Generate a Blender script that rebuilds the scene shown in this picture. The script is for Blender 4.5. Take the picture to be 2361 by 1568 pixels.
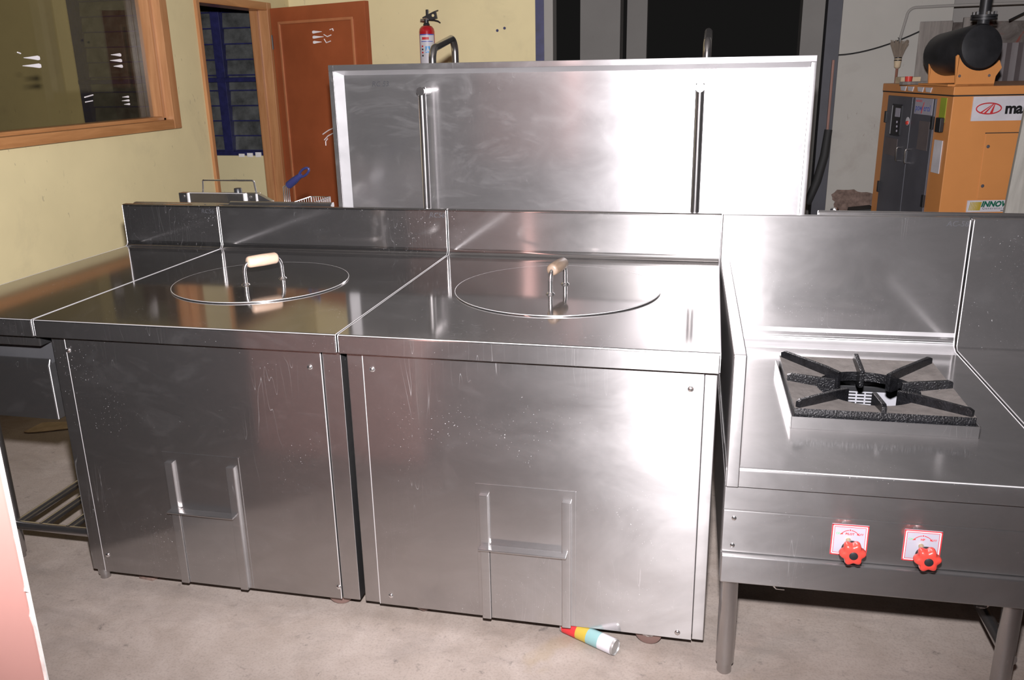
import bpy, bmesh, math, random
from mathutils import Vector, Matrix
random.seed(7)
for o in list(bpy.data.objects): bpy.data.objects.remove(o)
SC = bpy.context.scene
COL = SC.collection

# ------------------------------------------------------------------ camera, world, flash, exposure
CAM = Vector((0.9232, -2.0059, 1.5116))
YAW, PITCH, ROLL, FPX = 0.2241, -0.3029, 0.0193, 2011.8
Rm = Matrix.Rotation(YAW, 3, 'Z') @ Matrix.Rotation(PITCH, 3, 'X') @ Matrix.Rotation(ROLL, 3, 'Y')
right, fwd, up = Rm @ Vector((1, 0, 0)), Rm @ Vector((0, 1, 0)), Rm @ Vector((0, 0, 1))
def look(a, b, c):            # columns x, y, z
    return Matrix((a, b, c)).transposed()
cd = bpy.data.cameras.new('camera'); cam = bpy.data.objects.new('camera', cd); COL.objects.link(cam)
cam.matrix_world = Matrix.Translation(CAM) @ look(right, up, -fwd).to_4x4()
cd.sensor_width = 36; cd.lens = FPX / 2361 * 36; cd.clip_start = .02
SC.camera = cam
w = bpy.data.worlds.new('night'); SC.world = w; w.use_nodes = True
w.node_tree.nodes['Background'].inputs[0].default_value = (1, .96, .93, 1)
w.node_tree.nodes['Background'].inputs[1].default_value = .008
ld = bpy.data.lights.new('camera_flash', 'SPOT'); ld.energy = 1350; ld.color = (1, .965, 1.0)
ld.spot_size = math.radians(132); ld.spot_blend = 1.0; ld.shadow_soft_size = .035
fl = bpy.data.objects.new('camera_flash', ld); COL.objects.link(fl)
FD = (fwd + Vector((0, 0, .40))).normalized(); fr = FD.cross(Vector((0, 0, 1))).normalized()
fl.matrix_world = Matrix.Translation(CAM + up * .25) @ look(fr, fr.cross(FD), -FD).to_4x4()
vs = SC.view_settings
vs.view_transform = 'Standard'; vs.look = 'None'; vs.gamma = 1; vs.use_curve_mapping = False
vs.exposure = 0.0

# ------------------------------------------------------------------ materials
def nodes(name):
    m = bpy.data.materials.new(name); m.use_nodes = True
    nt = m.node_tree; b = nt.nodes['Principled BSDF']; return m, nt, b
def N(nt, t, **k):
    n = nt.nodes.new(t)
    for a, v in k.items():
        if a.startswith('i_'): n.inputs[a[2:].replace('_', ' ')].default_value = v
        else: setattr(n, a, v)
    return n
def coords(nt, scale=(1, 1, 1), kind='Object', rot=(0, 0, 0)):
    tc = N(nt, 'ShaderNodeTexCoord'); mp = N(nt, 'ShaderNodeMapping')
    mp.inputs['Scale'].default_value = scale; mp.inputs['Rotation'].default_value = rot
    nt.links.new(tc.outputs[kind], mp.inputs['Vector']); return mp.outputs['Vector']
def noise(nt, vec, scale, detail=3, rough=.5, dist=0):
    n = N(nt, 'ShaderNodeTexNoise'); n.inputs['Scale'].default_value = scale; n.inputs['Detail'].default_value = detail
    n.inputs['Roughness'].default_value = rough; n.inputs['Distortion'].default_value = dist
    nt.links.new(vec, n.inputs['Vector']); return n.outputs['Fac']
def ramp(nt, fac, stops):
    r = N(nt, 'ShaderNodeValToRGB'); e = r.color_ramp.elements
    while len(e) < len(stops): e.new(.5)
    for x, (p, c) in zip(e, stops):
        x.position = p; x.color = (c, c, c, 1) if not hasattr(c, '__len__') else (*c, 1)
    nt.links.new(fac, r.inputs['Fac']); return r.outputs['Color']
def mixc(nt, fac, a, b, mode='MIX'):
    m = N(nt, 'ShaderNodeMix', data_type='RGBA', blend_type=mode)
    for s, v in ((m.inputs[0], fac), (m.inputs[6], a), (m.inputs[7], b)):
        if hasattr(v, 'is_output'): nt.links.new(v, s)
        elif hasattr(v, '__len__'): s.default_value = (*v, 1)
        else: s.default_value = v
    return m.outputs[2]
def mathn(nt, op, a, b):
    m = N(nt, 'ShaderNodeMath', operation=op)
    for s, v in zip(m.inputs, (a, b)):
        if hasattr(v, 'is_output'): nt.links.new(v, s)
        else: s.default_value = v
    return m.outputs[0]

def steel(name, col=(.45, .435, .43), r1=.13, r2=.42, mix=.45, aniso=.75, wave=.25, warp=1.6, scr=1.0, base=.022):
    """brushed stainless sheet: a clear lobe and a broad brushed lobe, faint dents, scratches"""
    m, nt, b = nodes(name); L = nt.links
    out = nt.nodes['Material Output']
    ob = coords(nt)
    big = noise(nt, ob, warp, 2)
    smear = ramp(nt, noise(nt, coords(nt, (2.0, 2.0, 3.0)), 1.6, 6, .68, .6), [(.25, .25), (.75, .75)])
    fine = noise(nt, ob, 260, 1)
    # scratches: thin bands of a stretched, distorted noise
    sc = noise(nt, coords(nt, (14, 14, 1.1), 'Object', (.25, .9, .3)), 4, 0, .4, 0)
    sc = ramp(nt, sc, [(.498, 0), (.5, 1), (.502, 0)])
    sc = mixc(nt, ramp(nt, noise(nt, ob, 3.1, 2), [(.52, 0), (.62, 1)]), (0, 0, 0), sc)
    speck = ramp(nt, fine, [(.745, 0), (.77, 1)])
    speck = mixc(nt, ramp(nt, noise(nt, ob, 4.3, 3), [(.5, 0), (.68, 1)]), (0, 0, 0), speck)
    wipe = ramp(nt, noise(nt, coords(nt, (1.2, 1.2, 2.6), 'Object', (.2, .35, .1)), 2.4, 7, .68, 2.2), [(.52, 0), (.70, 1)])
    bp = N(nt, 'ShaderNodeBump'); bp.inputs['Strength'].default_value = 1; bp.inputs['Distance'].default_value = .0016 * wave
    L.new(big, bp.inputs['Height'])
    tg = N(nt, 'ShaderNodeTangent', direction_type='UV_MAP')
    def lobe(bs, r, an):
        bs.inputs['Metallic'].default_value = 1; bs.inputs['Anisotropic'].default_value = an
        L.new(mixc(nt, smear, [c * .95 for c in col], [min(1, c * 1.05) for c in col]), bs.inputs['Base Color'])
        rr = mathn(nt, 'ADD', mathn(nt, 'MULTIPLY', smear, r * .4), r * .8)
        L.new(rr, bs.inputs['Roughness']); L.new(tg.outputs[0], bs.inputs['Tangent'])
    b2 = N(nt, 'ShaderNodeBsdfPrincipled')
    lobe(b, r1, aniso * .5); lobe(b2, r2, aniso)
    L.new(bp.outputs[0], b.inputs['Normal']); L.new(bp.outputs[0], b2.inputs['Normal'])
    mx = N(nt, 'ShaderNodeMixShader'); 
    f = mathn(nt, 'ADD', mathn(nt, 'MULTIPLY', smear, mix * .5), mix * .75)
    L.new(f, mx.inputs[0]); L.new(b.outputs[0], mx.inputs[1]); L.new(b2.outputs[0], mx.inputs[2])
    # dust specks and scratches scatter light
    df = N(nt, 'ShaderNodeBsdfDiffuse'); df.inputs['Color'].default_value = (.75, .74, .74, 1)
    mx2 = N(nt, 'ShaderNodeMixShader')
    sp = mathn(nt, 'MINIMUM', mathn(nt, 'ADD', mathn(nt, 'MULTIPLY', sc, .14 * scr), mathn(nt, 'MULTIPLY', speck, .45 * scr)), .6)
    L.new(mathn(nt, 'ADD', mathn(nt, 'ADD', sp, base), mathn(nt, 'MULTIPLY', wipe, .055 if scr > 1.1 else .011 * scr)), mx2.inputs[0]); L.new(mx.outputs[0], mx2.inputs[1]); L.new(df.outputs[0], mx2.inputs[2])
    L.new(mx2.outputs[0], out.inputs['Surface'])
    return m

def plain(name, col, rough=.5, metal=0, spec=.5, var=.12, vs_=6, bump=0, bs=80, coat=0):
    m, nt, b = nodes(name); L = nt.links
    ob = coords(nt)
    c = mixc(nt, ramp(nt, noise(nt, ob, vs_, 4, .6), [(.3, 0), (.7, 1)]), [x * (1 - var) for x in col], [min(1, x * (1 + var)) for x in col])
    L.new(c, b.inputs['Base Color']); b.inputs['Roughness'].default_value = rough; b.inputs['Metallic'].default_value = metal
    b.inputs['Specular IOR Level'].default_value = spec; b.inputs['Coat Weight'].default_value = coat
    if bump:
        bp = N(nt, 'ShaderNodeBump'); bp.inputs['Strength'].default_value = bump; bp.inputs['Distance'].default_value = .002
        L.new(noise(nt, ob, bs, 3), bp.inputs['Height']); L.new(bp.outputs[0], b.inputs['Normal'])
    return m

def painted_wall(name, col, dirt=(.22, .2, .17), amount=.5, rough=.75):
    m, nt, b = nodes(name); L = nt.links
    ob = coords(nt)
    base = mixc(nt, ramp(nt, noise(nt, ob, 1.3, 4, .6), [(.35, 0), (.7, 1)]), [c * .93 for c in col], [min(1, c * 1.05) for c in col])
    grime = ramp(nt, noise(nt, ob, 2.3, 6, .7, .4), [(.55, 0), (.8, 1)])
    base = mixc(nt, mathn(nt, 'MULTIPLY', grime, .28 * amount), base, dirt)
    marks = ramp(nt, noise(nt, coords(nt, (14, 14, 5), 'Object', (.4, .2, .5)), 3, 2, .5, .5), [(.69, 0), (.73, 1)])
    marks = mixc(nt, ramp(nt, noise(nt, ob, 1.9, 2), [(.5, 0), (.6, 1)]), (0, 0, 0), marks)
    base = mixc(nt, mathn(nt, 'MULTIPLY', marks, .6 * amount), base, dirt)
    L.new(base, b.inputs['Base Color']); b.inputs['Roughness'].default_value = rough
    b.inputs['Specular IOR Level'].default_value = .3
    bp = N(nt, 'ShaderNodeBump'); bp.inputs['Strength'].default_value = .12; bp.inputs['Distance'].default_value = .003
    L.new(noise(nt, ob, 30, 4), bp.inputs['Height']); L.new(bp.outputs[0], b.inputs['Normal'])
    return m

def concrete_floor(name):
    m, nt, b = nodes(name); L = nt.links
    ob = coords(nt)
    c = mixc(nt, ramp(nt, noise(nt, ob, 1.1, 6, .65, .5), [(.3, 0), (.7, 1)]), (.25, .203, .168), (.36, .304, .264))
    c = mixc(nt, ramp(nt, noise(nt, ob, 5.5, 6, .7, .4), [(.35, 0), (.75, 1)]), c, (.415, .356, .316))
    spots = ramp(nt, noise(nt, ob, 24, 5, .75, .3), [(.60, 0), (.72, 1)])
    spots = mixc(nt, ramp(nt, noise(nt, ob, 3.3, 3), [(.38, 0), (.58, 1)]), (0, 0, 0), spots)
    c = mixc(nt, mathn(nt, 'MULTIPLY', spots, .9), c, (.115, .10, .092))
    grain = noise(nt, ob, 160, 2)
    c = mixc(nt, mathn(nt, 'MULTIPLY', ramp(nt, grain, [(.35, 1), (.5, 0)]), .22), c, (.14, .12, .105))
    cr = ramp(nt, noise(nt, coords(nt, (1.5, 4, 1), 'Object', (0, 0, .6)), 2.2, 2, .5, .8), [(.4985, 0), (.5, 1), (.5015, 0)])
    c = mixc(nt, mathn(nt, 'MULTIPLY', cr, .16), c, (.13, .115, .105))
    yel = ramp(nt, noise(nt, ob, 2.7, 3, .5, 1), [(.66, 0), (.74, 1)])
    c = mixc(nt, mathn(nt, 'MULTIPLY', yel, .35), c, (.31, .235, .13))
    st_ = ramp(nt, noise(nt, coords(nt, (1, 2.4, 1), 'Object', (0, 0, -.5)), 2.6, 6, .7, .8), [(.50, 0), (.68, 1)])
    c = mixc(nt, mathn(nt, 'MULTIPLY', st_, .35), c, (.17, .147, .133))
    L.new(c, b.inputs['Base Color']); b.inputs['Roughness'].default_value = .62; b.inputs['Specular IOR Level'].default_value = .3
    bp = N(nt, 'ShaderNodeBump'); bp.inputs['Strength'].default_value = .25; bp.inputs['Distance'].default_value = .003
    L.new(noise(nt, ob, 45, 5), bp.inputs['Height']); L.new(bp.outputs[0], b.inputs['Normal'])
    return m

def wood(name, c1, c2, rough=.4, axis=2, sc=14):
    m, nt, b = nodes(name); L = nt.links
    s = [sc, sc, sc]; s[axis] = .9
    n = noise(nt, coords(nt, s), 2.2, 5, .65, .6)
    L.new(mixc(nt, ramp(nt, n, [(.3, 0), (.7, 1)]), c1, c2), b.inputs['Base Color']); b.inputs['Roughness'].default_value = rough
    return m

def mottled(name, c1, c2, c3, rough=.9, sc=7):
    m, nt, b = nodes(name); L = nt.links
    ob = coords(nt)
    c = mixc(nt, ramp(nt, noise(nt, ob, sc, 6, .7, .5), [(.35, 0), (.65, 1)]), c1, c2)
    c = mixc(nt, ramp(nt, noise(nt, ob, sc * .6, 3, .6, .8), [(.56, 0), (.62, 1)]), c, c3)
    L.new(c, b.inputs['Base Color']); b.inputs['Roughness'].default_value = rough
    return m

def tinted_glass(name, tint, refl=.06, rough=.0):
    m = bpy.data.materials.new(name); m.use_nodes = True; nt = m.node_tree; nt.nodes.clear(); L = nt.links
    out = N(nt, 'ShaderNodeOutputMaterial'); t = N(nt, 'ShaderNodeBsdfTransparent'); t.inputs[0].default_value = (*tint, 1)
    g = N(nt, 'ShaderNodeBsdfGlossy'); g.inputs['Roughness'].default_value = rough
    f = N(nt, 'ShaderNodeLayerWeight'); f.inputs[0].default_value = .5
    fr = mathn(nt, 'ADD', mathn(nt, 'MULTIPLY', mathn(nt, 'POWER', f.outputs['Facing'], 5.0), .9), .04)
    mx = N(nt, 'ShaderNodeMixShader'); L.new(fr, mx.inputs[0]); L.new(t.outputs[0], mx.inputs[1]); L.new(g.outputs[0], mx.inputs[2])
    df = N(nt, 'ShaderNodeBsdfDiffuse'); df.inputs[0].default_value = (.5, .47, .38, 1)
    mx2 = N(nt, 'ShaderNodeMixShader'); mx2.inputs[0].default_value = refl
    L.new(mx.outputs[0], mx2.inputs[1]); L.new(df.outputs[0], mx2.inputs[2]); L.new(mx2.outputs[0], out.inputs[0])
    return m

M = {}
M['top'] = steel('polished_steel_top', col=(.35, .335, .325), r1=.075, r2=.34, mix=.12, aniso=.6, wave=.15, base=.012)
M['front'] = steel('brushed_steel_front', r1=.10, r2=.40, mix=.40, aniso=.9, wave=.22, warp=1.3)
M['splash'] = steel('brushed_steel_splash', r1=.10, r2=.36, mix=.42, aniso=.85, wave=.4, warp=1.4)
M['panel'] = steel('worn_steel_panel', col=(.55, .535, .54), r1=.16, r2=.40, mix=.55, aniso=.86, wave=.35, warp=2.2, scr=1.3, base=.075)
M['stove'] = steel('satin_steel_stove', r1=.13, r2=.36, mix=.45, aniso=.88, wave=.2, warp=2.4, base=.04)
M['tube'] = steel('polished_steel_tube', r1=.12, r2=.32, mix=.4, aniso=.3, wave=.0, scr=.4)
M['chrome'] = steel('bright_plated_rod', col=(.8, .79, .79), r1=.08, r2=.25, mix=.35, aniso=0, wave=.0, scr=.1)
M['edge'] = steel('scuffed_highlight_edge', col=(.85, .84, .85), r1=.3, r2=.5, mix=.6, aniso=0, wave=0, scr=0, base=.25)  # paler scuffed steel, edge highlights put into the colour
M['weld'] = steel('ground_weld_cove', col=(.75, .74, .75), r1=.3, r2=.5, mix=.6, aniso=0, wave=0, scr=.3, base=.10)
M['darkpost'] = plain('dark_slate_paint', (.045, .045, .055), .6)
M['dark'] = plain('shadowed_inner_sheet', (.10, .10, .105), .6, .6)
M['black'] = plain('black_enamel', (.015, .015, .016), .4)
M['ink'] = plain('dark_marker_ink', (.03, .03, .035), .7)
M['iron'] = plain('black_cast_iron', (.006, .006, .007), .3, 0, .5, .5, 60, 1.0, 200)
M['irondust'] = plain('dusty_cast_iron_plate', (.15, .135, .125), .9, 0, .2, .2, 30, .5, 200)
M['white'] = plain('white_painted_sheet', (.30, .30, .32), .5)
M['woodgrip'] = wood('turned_wood_grip', (.44, .30, .215), (.50, .365, .27), .45, 0, 25)
M['woodgrip2'] = wood('worn_wood_grip', (.12, .082, .056), (.19, .135, .095), .5, 1, 25)
M['red'] = plain('red_plastic', (.60, .055, .04), .3, 0, .5, .05, 20, 0, 80, .3)
M['redink'] = plain('red_print', (.55, .03, .035), .5)
M['green'] = plain('green_print', (.12, .45, .16), .5)
M['plate'] = plain('lilac_aluminium_plate', (.36, .345, .40), .5, .0)
M['paperwhite'] = plain('white_print', (.58, .56, .59), .5)
M['yellow'] = painted_wall('yellow_distemper', (.70, .60, .345), (.30, .26, .18), .8)
M['greywall'] = painted_wall('grey_plaster', (.30, .285, .265), (.2, .19, .18), .6)
M['dirtywall'] = painted_wall('pale_plaster', (.40, .385, .35), (.16, .11, .09), 1.0)
M['pink'] = painted_wall('pink_painted_plaster', (.66, .335, .29), (.85, .80, .76), .6, .6)
M['chip'] = plain('bare_lime_plaster', (.80, .77, .73), .9, 0, .2, .1, 30, .6, 60)
M['floor'] = concrete_floor('concrete_floor')
M['ceil'] = plain('dark_ceiling', (.16, .15, .14), .9)
M['frame'] = wood('varnished_teak_frame', (.34, .15, .055), (.52, .25, .10), .28, 1, 10)
M['framez'] = wood('varnished_teak_jamb', (.34, .15, .06), (.50, .25, .11), .3, 2, 10)
M['door'] = plain('brown_orange_door_paint', (.31, .082, .030), .38, 0, .5, .1, 4, .08, 60)
M['mould'] = plain('door_moulding_paint', (.42, .16, .07), .35, 0, .5, .1, 8)
M['glass'] = tinted_glass('dusty_tinted_pane', (.86, .84, .76), .012)
M['louvre'] = plain('grimy_louvre_glass', (.075, .078, .075), .25, 0, .5, .5, 9, .15, 60)
M['blue'] = plain('navy_blue_paint', (.016, .017, .075), .45, 0, .5, .3, 20)
M['smear'] = plain('white_mark', (.86, .83, .85), .35)
M['tankred'] = plain('red_extinguisher_paint', (.42, .012, .02), .25, 0, .5, .05, 5, 0, 80, .4)
M['blackplastic'] = plain('black_plastic', (.018, .018, .02), .4)
M['bluegrip'] = plain('blue_dipped_grip', (.02, .023, .085), .4)
M['orange'] = plain('orange_powder_coat', (.60, .25, .078), .4, 0, .4, .05, 3, .05, 300)
M['greydoor'] = plain('dark_grey_powder_coat', (.085, .085, .10), .35, 0, .5, .1, 6)
M['gasket'] = plain('black_rubber', (.02, .02, .02), .7)
M['muffler'] = plain('black_heat_paint', (.02, .02, .022), .45, 0, .4, .3, 10, .1, 120)
M['plank'] = wood('weathered_plank', (.13, .115, .105), (.27, .245, .22), .85, 2, 9)
M['post'] = wood('weathered_post', (.26, .25, .22), (.42, .40, .36), .85, 2, 9)
M['stone'] = mottled('rubble_and_brick', (.07, .055, .048), (.17, .15, .135), (.20, .06, .045))
M['sheet'] = plain('dull_galvanised_sheet', (.12, .10, .10), .55, .0)
M['card'] = plain('brown_card', (.50, .40, .27), .85, 0, .2, .2, 15)
M['straw'] = wood('broom_straw', (.13, .10, .075), (.22, .175, .13), .8, 2, 60)
M['stick'] = plain('broom_stick', (.20, .08, .05), .5)
M['castor'] = plain('brown_resin_wheel', (.17, .105, .09), .4)
M['tin'] = plain('tin_plate', (.42, .41, .40), .38, .6)
M['teal'] = plain('pale_teal_print', (.22, .38, .38), .35)
M['mustard'] = plain('yellow_print', (.45, .33, .05), .35)
M['blueink'] = plain('blue_print', (.06, .10, .42), .4)
M['skyink'] = plain('light_blue_print', (.05, .30, .62), .4)
M['greenink'] = plain('dark_green_print', (.01, .12, .07), .4)
M['lime'] = plain('green_yellow_sticker', (.30, .36, .04), .4)
M['cable'] = plain('black_cable', (.012, .012, .012), .5)
M['damp'] = plain('peeled_damp_patch', (.17, .12, .10), .95, 0, .2, .4, 25)
M['brass'] = plain('brass_spindle', (.62, .50, .30), .3, 1)

# ------------------------------------------------------------------ mesh helpers
class MB:
    def __init__(s, mat=None): s.v = []; s.f = []; s.M = mat or Matrix(); s.bev = False
    def add(s, vs, fs):
        k = len(s.v); s.v += [s.M @ Vector(v) for v in vs]; s.f += [[i + k for i in f] for f in fs]; return s
    def bm(s, bm):
        bm.verts.ensure_lookup_table(); bm.verts.index_update()
        s.add([v.co.copy() for v in bm.verts], [[v.index for v in f.verts] for f in bm.faces]); bm.free(); return s
    def box(s, x0, x1, y0, y1, z0, z1, bev=0, seg=2):
        bm = bmesh.new()
        vv = [bm.verts.new((x, y, z)) for x in (x0, x1) for y in (y0, y1) for z in (z0, z1)]
        for q in ((0, 1, 3, 2), (4, 6, 7, 5), (0, 4, 5, 1), (2, 3, 7, 6), (0, 2, 6, 4), (1, 5, 7, 3)): bm.faces.new([vv[i] for i in q])
        bmesh.ops.recalc_face_normals(bm, faces=bm.faces)
        s.bev = s.bev or bev > 0
        if bev: bmesh.ops.bevel(bm, geom=list(bm.edges), offset=bev, segments=seg, profile=.5, affect='EDGES')
        return s.bm(bm)
    def prism(s, poly, axis, a0, a1, bev=0, seg=2):
        """poly: 2D points; axis 'x': (y,z), 'y': (x,z), 'z': (x,y)"""
        def P(p, a): return {'x': (a, p[0], p[1]), 'y': (p[0], a, p[1]), 'z': (p[0], p[1], a)}[axis]
        bm = bmesh.new(); n = len(poly)
        A = [bm.verts.new(P(p, a0)) for p in poly]; B = [bm.verts.new(P(p, a1)) for p in poly]
        for i in range(n): bm.faces.new((A[i], A[(i + 1) % n], B[(i + 1) % n], B[i]))
        fa = bm.faces.new(A); fb = bm.faces.new(B[::-1])
        bmesh.ops.recalc_face_normals(bm, faces=bm.faces); s.bev = True
        if bev:
            ed = list({e for e in list(fa.edges) + list(fb.edges)})
            bmesh.ops.bevel(bm, geom=ed, offset=bev, segments=seg, profile=.5, affect='EDGES')
        return s.bm(bm)
    def tube(s, pts, r, seg=14, caps=True, closed=False):
        pts = [Vector(p) for p in pts]; n = len(pts); rings = []; nrm = None
        for i, p in enumerate(pts):
            a = pts[i - 1] if (i > 0 or closed) else None; b = pts[(i + 1) % n] if (i < n - 1 or closed) else None
            t = ((p - a).normalized() if a is not None else Vector()) + ((b - p).normalized() if b is not None else Vector())
            t.normalize()
            if nrm is None: nrm = t.orthogonal().normalized()
            nrm = (nrm - t * nrm.dot(t)).normalized(); bi = t.cross(nrm)
            rr = r[i] if hasattr(r, '__len__') else r
            rings.append([p + (nrm * math.cos(2 * math.pi * k / seg) + bi * math.sin(2 * math.pi * k / seg)) * rr for k in range(seg)])
        vs = [v for g in rings for v in g]; fs = []
        for i in range(n if closed else n - 1):
            j = (i + 1) % n
            for k in range(seg): fs.append([i * seg + k, i * seg + (k + 1) % seg, j * seg + (k + 1) % seg, j * seg + k])
        if caps and not closed: fs += [list(range(seg))[::-1], list(range((n - 1) * seg, n * seg))]
        return s.add(vs, fs)
    def lathe(s, prof, c=(0, 0, 0), axis=(0, 0, 1), seg=24):
        ax = Vector(axis).normalized(); u = ax.orthogonal().normalized(); v = ax.cross(u); c = Vector(c)
        vs = []; fs = []
        for r, h in prof:
            for k in range(seg):
                a = 2 * math.pi * k / seg; vs.append(c + ax * h + (u * math.cos(a) + v * math.sin(a)) * r)
        n = len(prof)
        for i in range(n - 1):
            for k in range(seg): fs.append([i * seg + k, i * seg + (k + 1) % seg, (i + 1) * seg + (k + 1) % seg, (i + 1) * seg + k])
        if prof[0][0] > 1e-6: fs.append(list(range(seg))[::-1])
        if prof[-1][0] > 1e-6: fs.append(list(range((n - 1) * seg, n * seg)))
        return s.add(vs, fs)
    def build(s, name, mat, parent=None, ang=35, kind=None, label=None):
        me = bpy.data.meshes.new(name); me.from_pydata([tuple(v) for v in s.v], [], s.f); me.validate()
        bm = bmesh.new(); bm.from_mesh(me)
        bmesh.ops.recalc_face_normals(bm, faces=bm.faces)
        uvl = bm.loops.layers.uv.new('UVMap')
        for f in bm.faces:
            n = f.normal; a = [abs(n.x), abs(n.y), abs(n.z)]; i = a.index(max(a)); f.smooth = True
            for l in f.loops:
                c = l.vert.co; l[uvl].uv = (c.y, c.x) if i == 2 else ((c.z, c.x) if i == 1 else (c.z, c.y))
        bm.to_mesh(me); bm.free()
        me.set_sharp_from_angle(angle=math.radians(ang))
        me.materials.append(M[mat] if isinstance(mat, str) else mat)
        o = bpy.data.objects.new(name, me); COL.objects.link(o)
        if s.bev:
            wn = o.modifiers.new('weighted_normal', 'WEIGHTED_NORMAL'); wn.weight = 50; wn.keep_sharp = True
        if parent: o.parent = parent
        if kind: o['kind'] = kind
        if label: o['label'] = label
        return o
def fillet(poly, rad, seg=5):
    """round the corners of a 2D polygon; rad: dict index -> radius"""
    out = []; n = len(poly)
    for i, p in enumerate(poly):
        r = rad.get(i, 0)
        if not r: out.append(p); continue
        p = Vector(p); a = (Vector(poly[i - 1]) - p).normalized(); b = (Vector(poly[(i + 1) % n]) - p).normalized()
        h = math.acos(max(-1, min(1, a.dot(b)))) / 2; d = r / math.tan(h); c = p + (a + b).normalized() * (r / math.sin(h))
        s0 = p + a * d - c; s1 = p + b * d - c
        a0 = math.atan2(s0.y, s0.x); a1 = math.atan2(s1.y, s1.x); dl = (a1 - a0 + math.pi) % (2 * math.pi) - math.pi
        for k in range(seg + 1):
            t = a0 + dl * k / seg; out.append((c.x + r * math.cos(t), c.y + r * math.sin(t)))
    return out
def thing(name, label, cat, loc=(0, 0, 0), rz=0, group=None):
    o = bpy.data.objects.new(name, None); COL.objects.link(o); o.location = loc; o.rotation_euler = (0, 0, rz)
    o['label'] = label; o['category'] = cat; o.empty_display_size = .1
    if group: o['group'] = group
    return o
def tag(o, label, cat, group=None):
    o['label'] = label; o['category'] = cat
    if group: o['group'] = group
    return o
def struct(o, label=None, cat=None):
    o['kind'] = 'structure'
    if label: o['label'] = label
    if cat: o['category'] = cat
    return o
def text(body, size, mat, parent, mtx, name='lettering', shear=0, bold=0, ext=.0006, spacing=1, align='LEFT'):
    cu = bpy.data.curves.new('t', 'FONT'); cu.body = body; cu.size = size; cu.shear = shear; cu.offset = bold; cu.extrude = ext
    cu.space_character = spacing; cu.align_x = align; cu.resolution_u = 3
    t = bpy.data.objects.new('t', cu); COL.objects.link(t)
    bpy.context.view_layer.update()
    me = bpy.data.meshes.new_from_object(t.evaluated_get(bpy.context.evaluated_depsgraph_get()))
    bpy.data.objects.remove(t); bpy.data.curves.remove(cu)
    me.transform(mtx); me.materials.clear(); me.materials.append(M[mat]); me.name = name
    o = bpy.data.objects.new(name, me); COL.objects.link(o); o.parent = parent; return o
def T(x, y, z): return Matrix.Translation((x, y, z))
FRONT = Matrix.Rotation(math.pi / 2, 4, 'X')         # text plane facing -Y
def screw(parent, x, y, z, r=.0075):
    o = MB().lathe([(r, 0), (r, .001), (r * .75, .0035), (0, .0045)], (x, y, z), (0, -1, 0), 14).build('screw', 'chrome', parent, 50)
    return o

H = .86
# ------------------------------------------------------------------ setting
XW, YB = -2.30, 4.63
struct(MB().box(-6, 7, -6, 9.5, -.2, 0).build('floor', 'floor'))
struct(MB().box(-6, 7, -6, 9.5, 3.3, 3.45).build('ceiling', 'ceil'))
wl = MB(Matrix.Identity(4)); t = .13; y0, y1 = .55, YB
wl.box(XW - t, XW, y0, 3.335, 0, 1.20)                       # under the window
wl.box(XW - t, XW, y0, 3.335, 2.35, 3.3)
wl.box(XW - t, XW, 2.94, 3.335, 1.20, 2.35)
wl.box(XW - t, XW, y0, 1.0, 1.20, 2.35)
wl.box(XW - t, XW, 3.335, 4.25, 1.97, 3.3)                   # above the doorway
wl.box(XW - t, XW, 4.25, YB, 0, 3.3)
struct(wl.build('wall_left', 'yellow'))
LX0, LX1, LZ0, LZ1 = -4.27, -2.52, .86, 2.35                 # louvre window opening in the back wall
wb = MB(); xe = -.367
wb.box(LX1, xe, YB, YB + .15, 0, 3.3); wb.box(-6, LX0, YB, YB + .15, 0, 3.3)
wb.box(LX0, LX1, YB, YB + .15, 0, LZ0); wb.box(LX0, LX1, YB, YB + .15, LZ1, 3.3)
WB = struct(wb.build('wall_back', 'yellow'))
for x, z in ((-.655, 1.772), (-.600, 1.787)): MB().lathe([(.010, 0), (.010, .003), (.004, .003)], (x, YB, z), (0, -1, 0), 12).build('wall_plug', 'blue', WB)
struct(MB().box(xe, -.304, YB - .012, YB + .15, 0, 3.3).build('trim_1', 'blue'))
struct(MB().box(-.304, -.239, YB - .004, YB + .15, 0, 3.3).build('trim_2', 'greywall'))
# far hall seen past the yellow partition
YF = 7.0
wf = MB(); wf.box(-.383, .007, YF, YF + .3, 0, 3.3)
struct(wf.build('wall_far', 'greywall'))
struct(MB().box(.03, .233, YF + .45, YF + .6, 0, 3.3).build('trim_3', 'greywall'))
struct(MB().box(1.70, 1.90, YF + .1, YF + .4, 0, 3.3).build('trim_4', 'greywall'))
YR = 5.4
wr = MB(); wr.box(1.845, 2.62, YR, YR + .25, 0, 3.3)
WR = struct(wr.build('wall_right', 'dirtywall'))
struct(MB().box(2.62, 5.5, YR + .35, YR + .6, 0, 1.78).build('wall_rubble', 'stone'))
struct(MB().box(2.62, 5.5, YR + .33, YR + .6, 1.78, 3.3).build('wall_upper', 'greywall'))
struct(MB().box(-6, 7, -5.4, -5.2, 0, 3.3).build('wall_rear', 'ceil'))
# damp, peeled patch at the foot of the pale wall
random.seed(3)
dp = []
for k in range(28):
    a = 2 * math.pi * k / 28; rr = 1 + random.uniform(-.09, .09) + .12 * math.sin(3 * a + 1)
    dp.append((2.05 + .17 * rr * math.cos(a), .45 + .085 * rr * math.sin(a)))
MB().prism(dp, 'y', YR - .004, YR + .01).build('damp_patch', 'damp', WR)
# dark side of the pale wall, steel post and hanging hose beside it
struct(MB().box(1.74, 1.845, YR + .02, YR + .16, 0, 3.3).build('trim_5', M['darkpost']))

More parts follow.
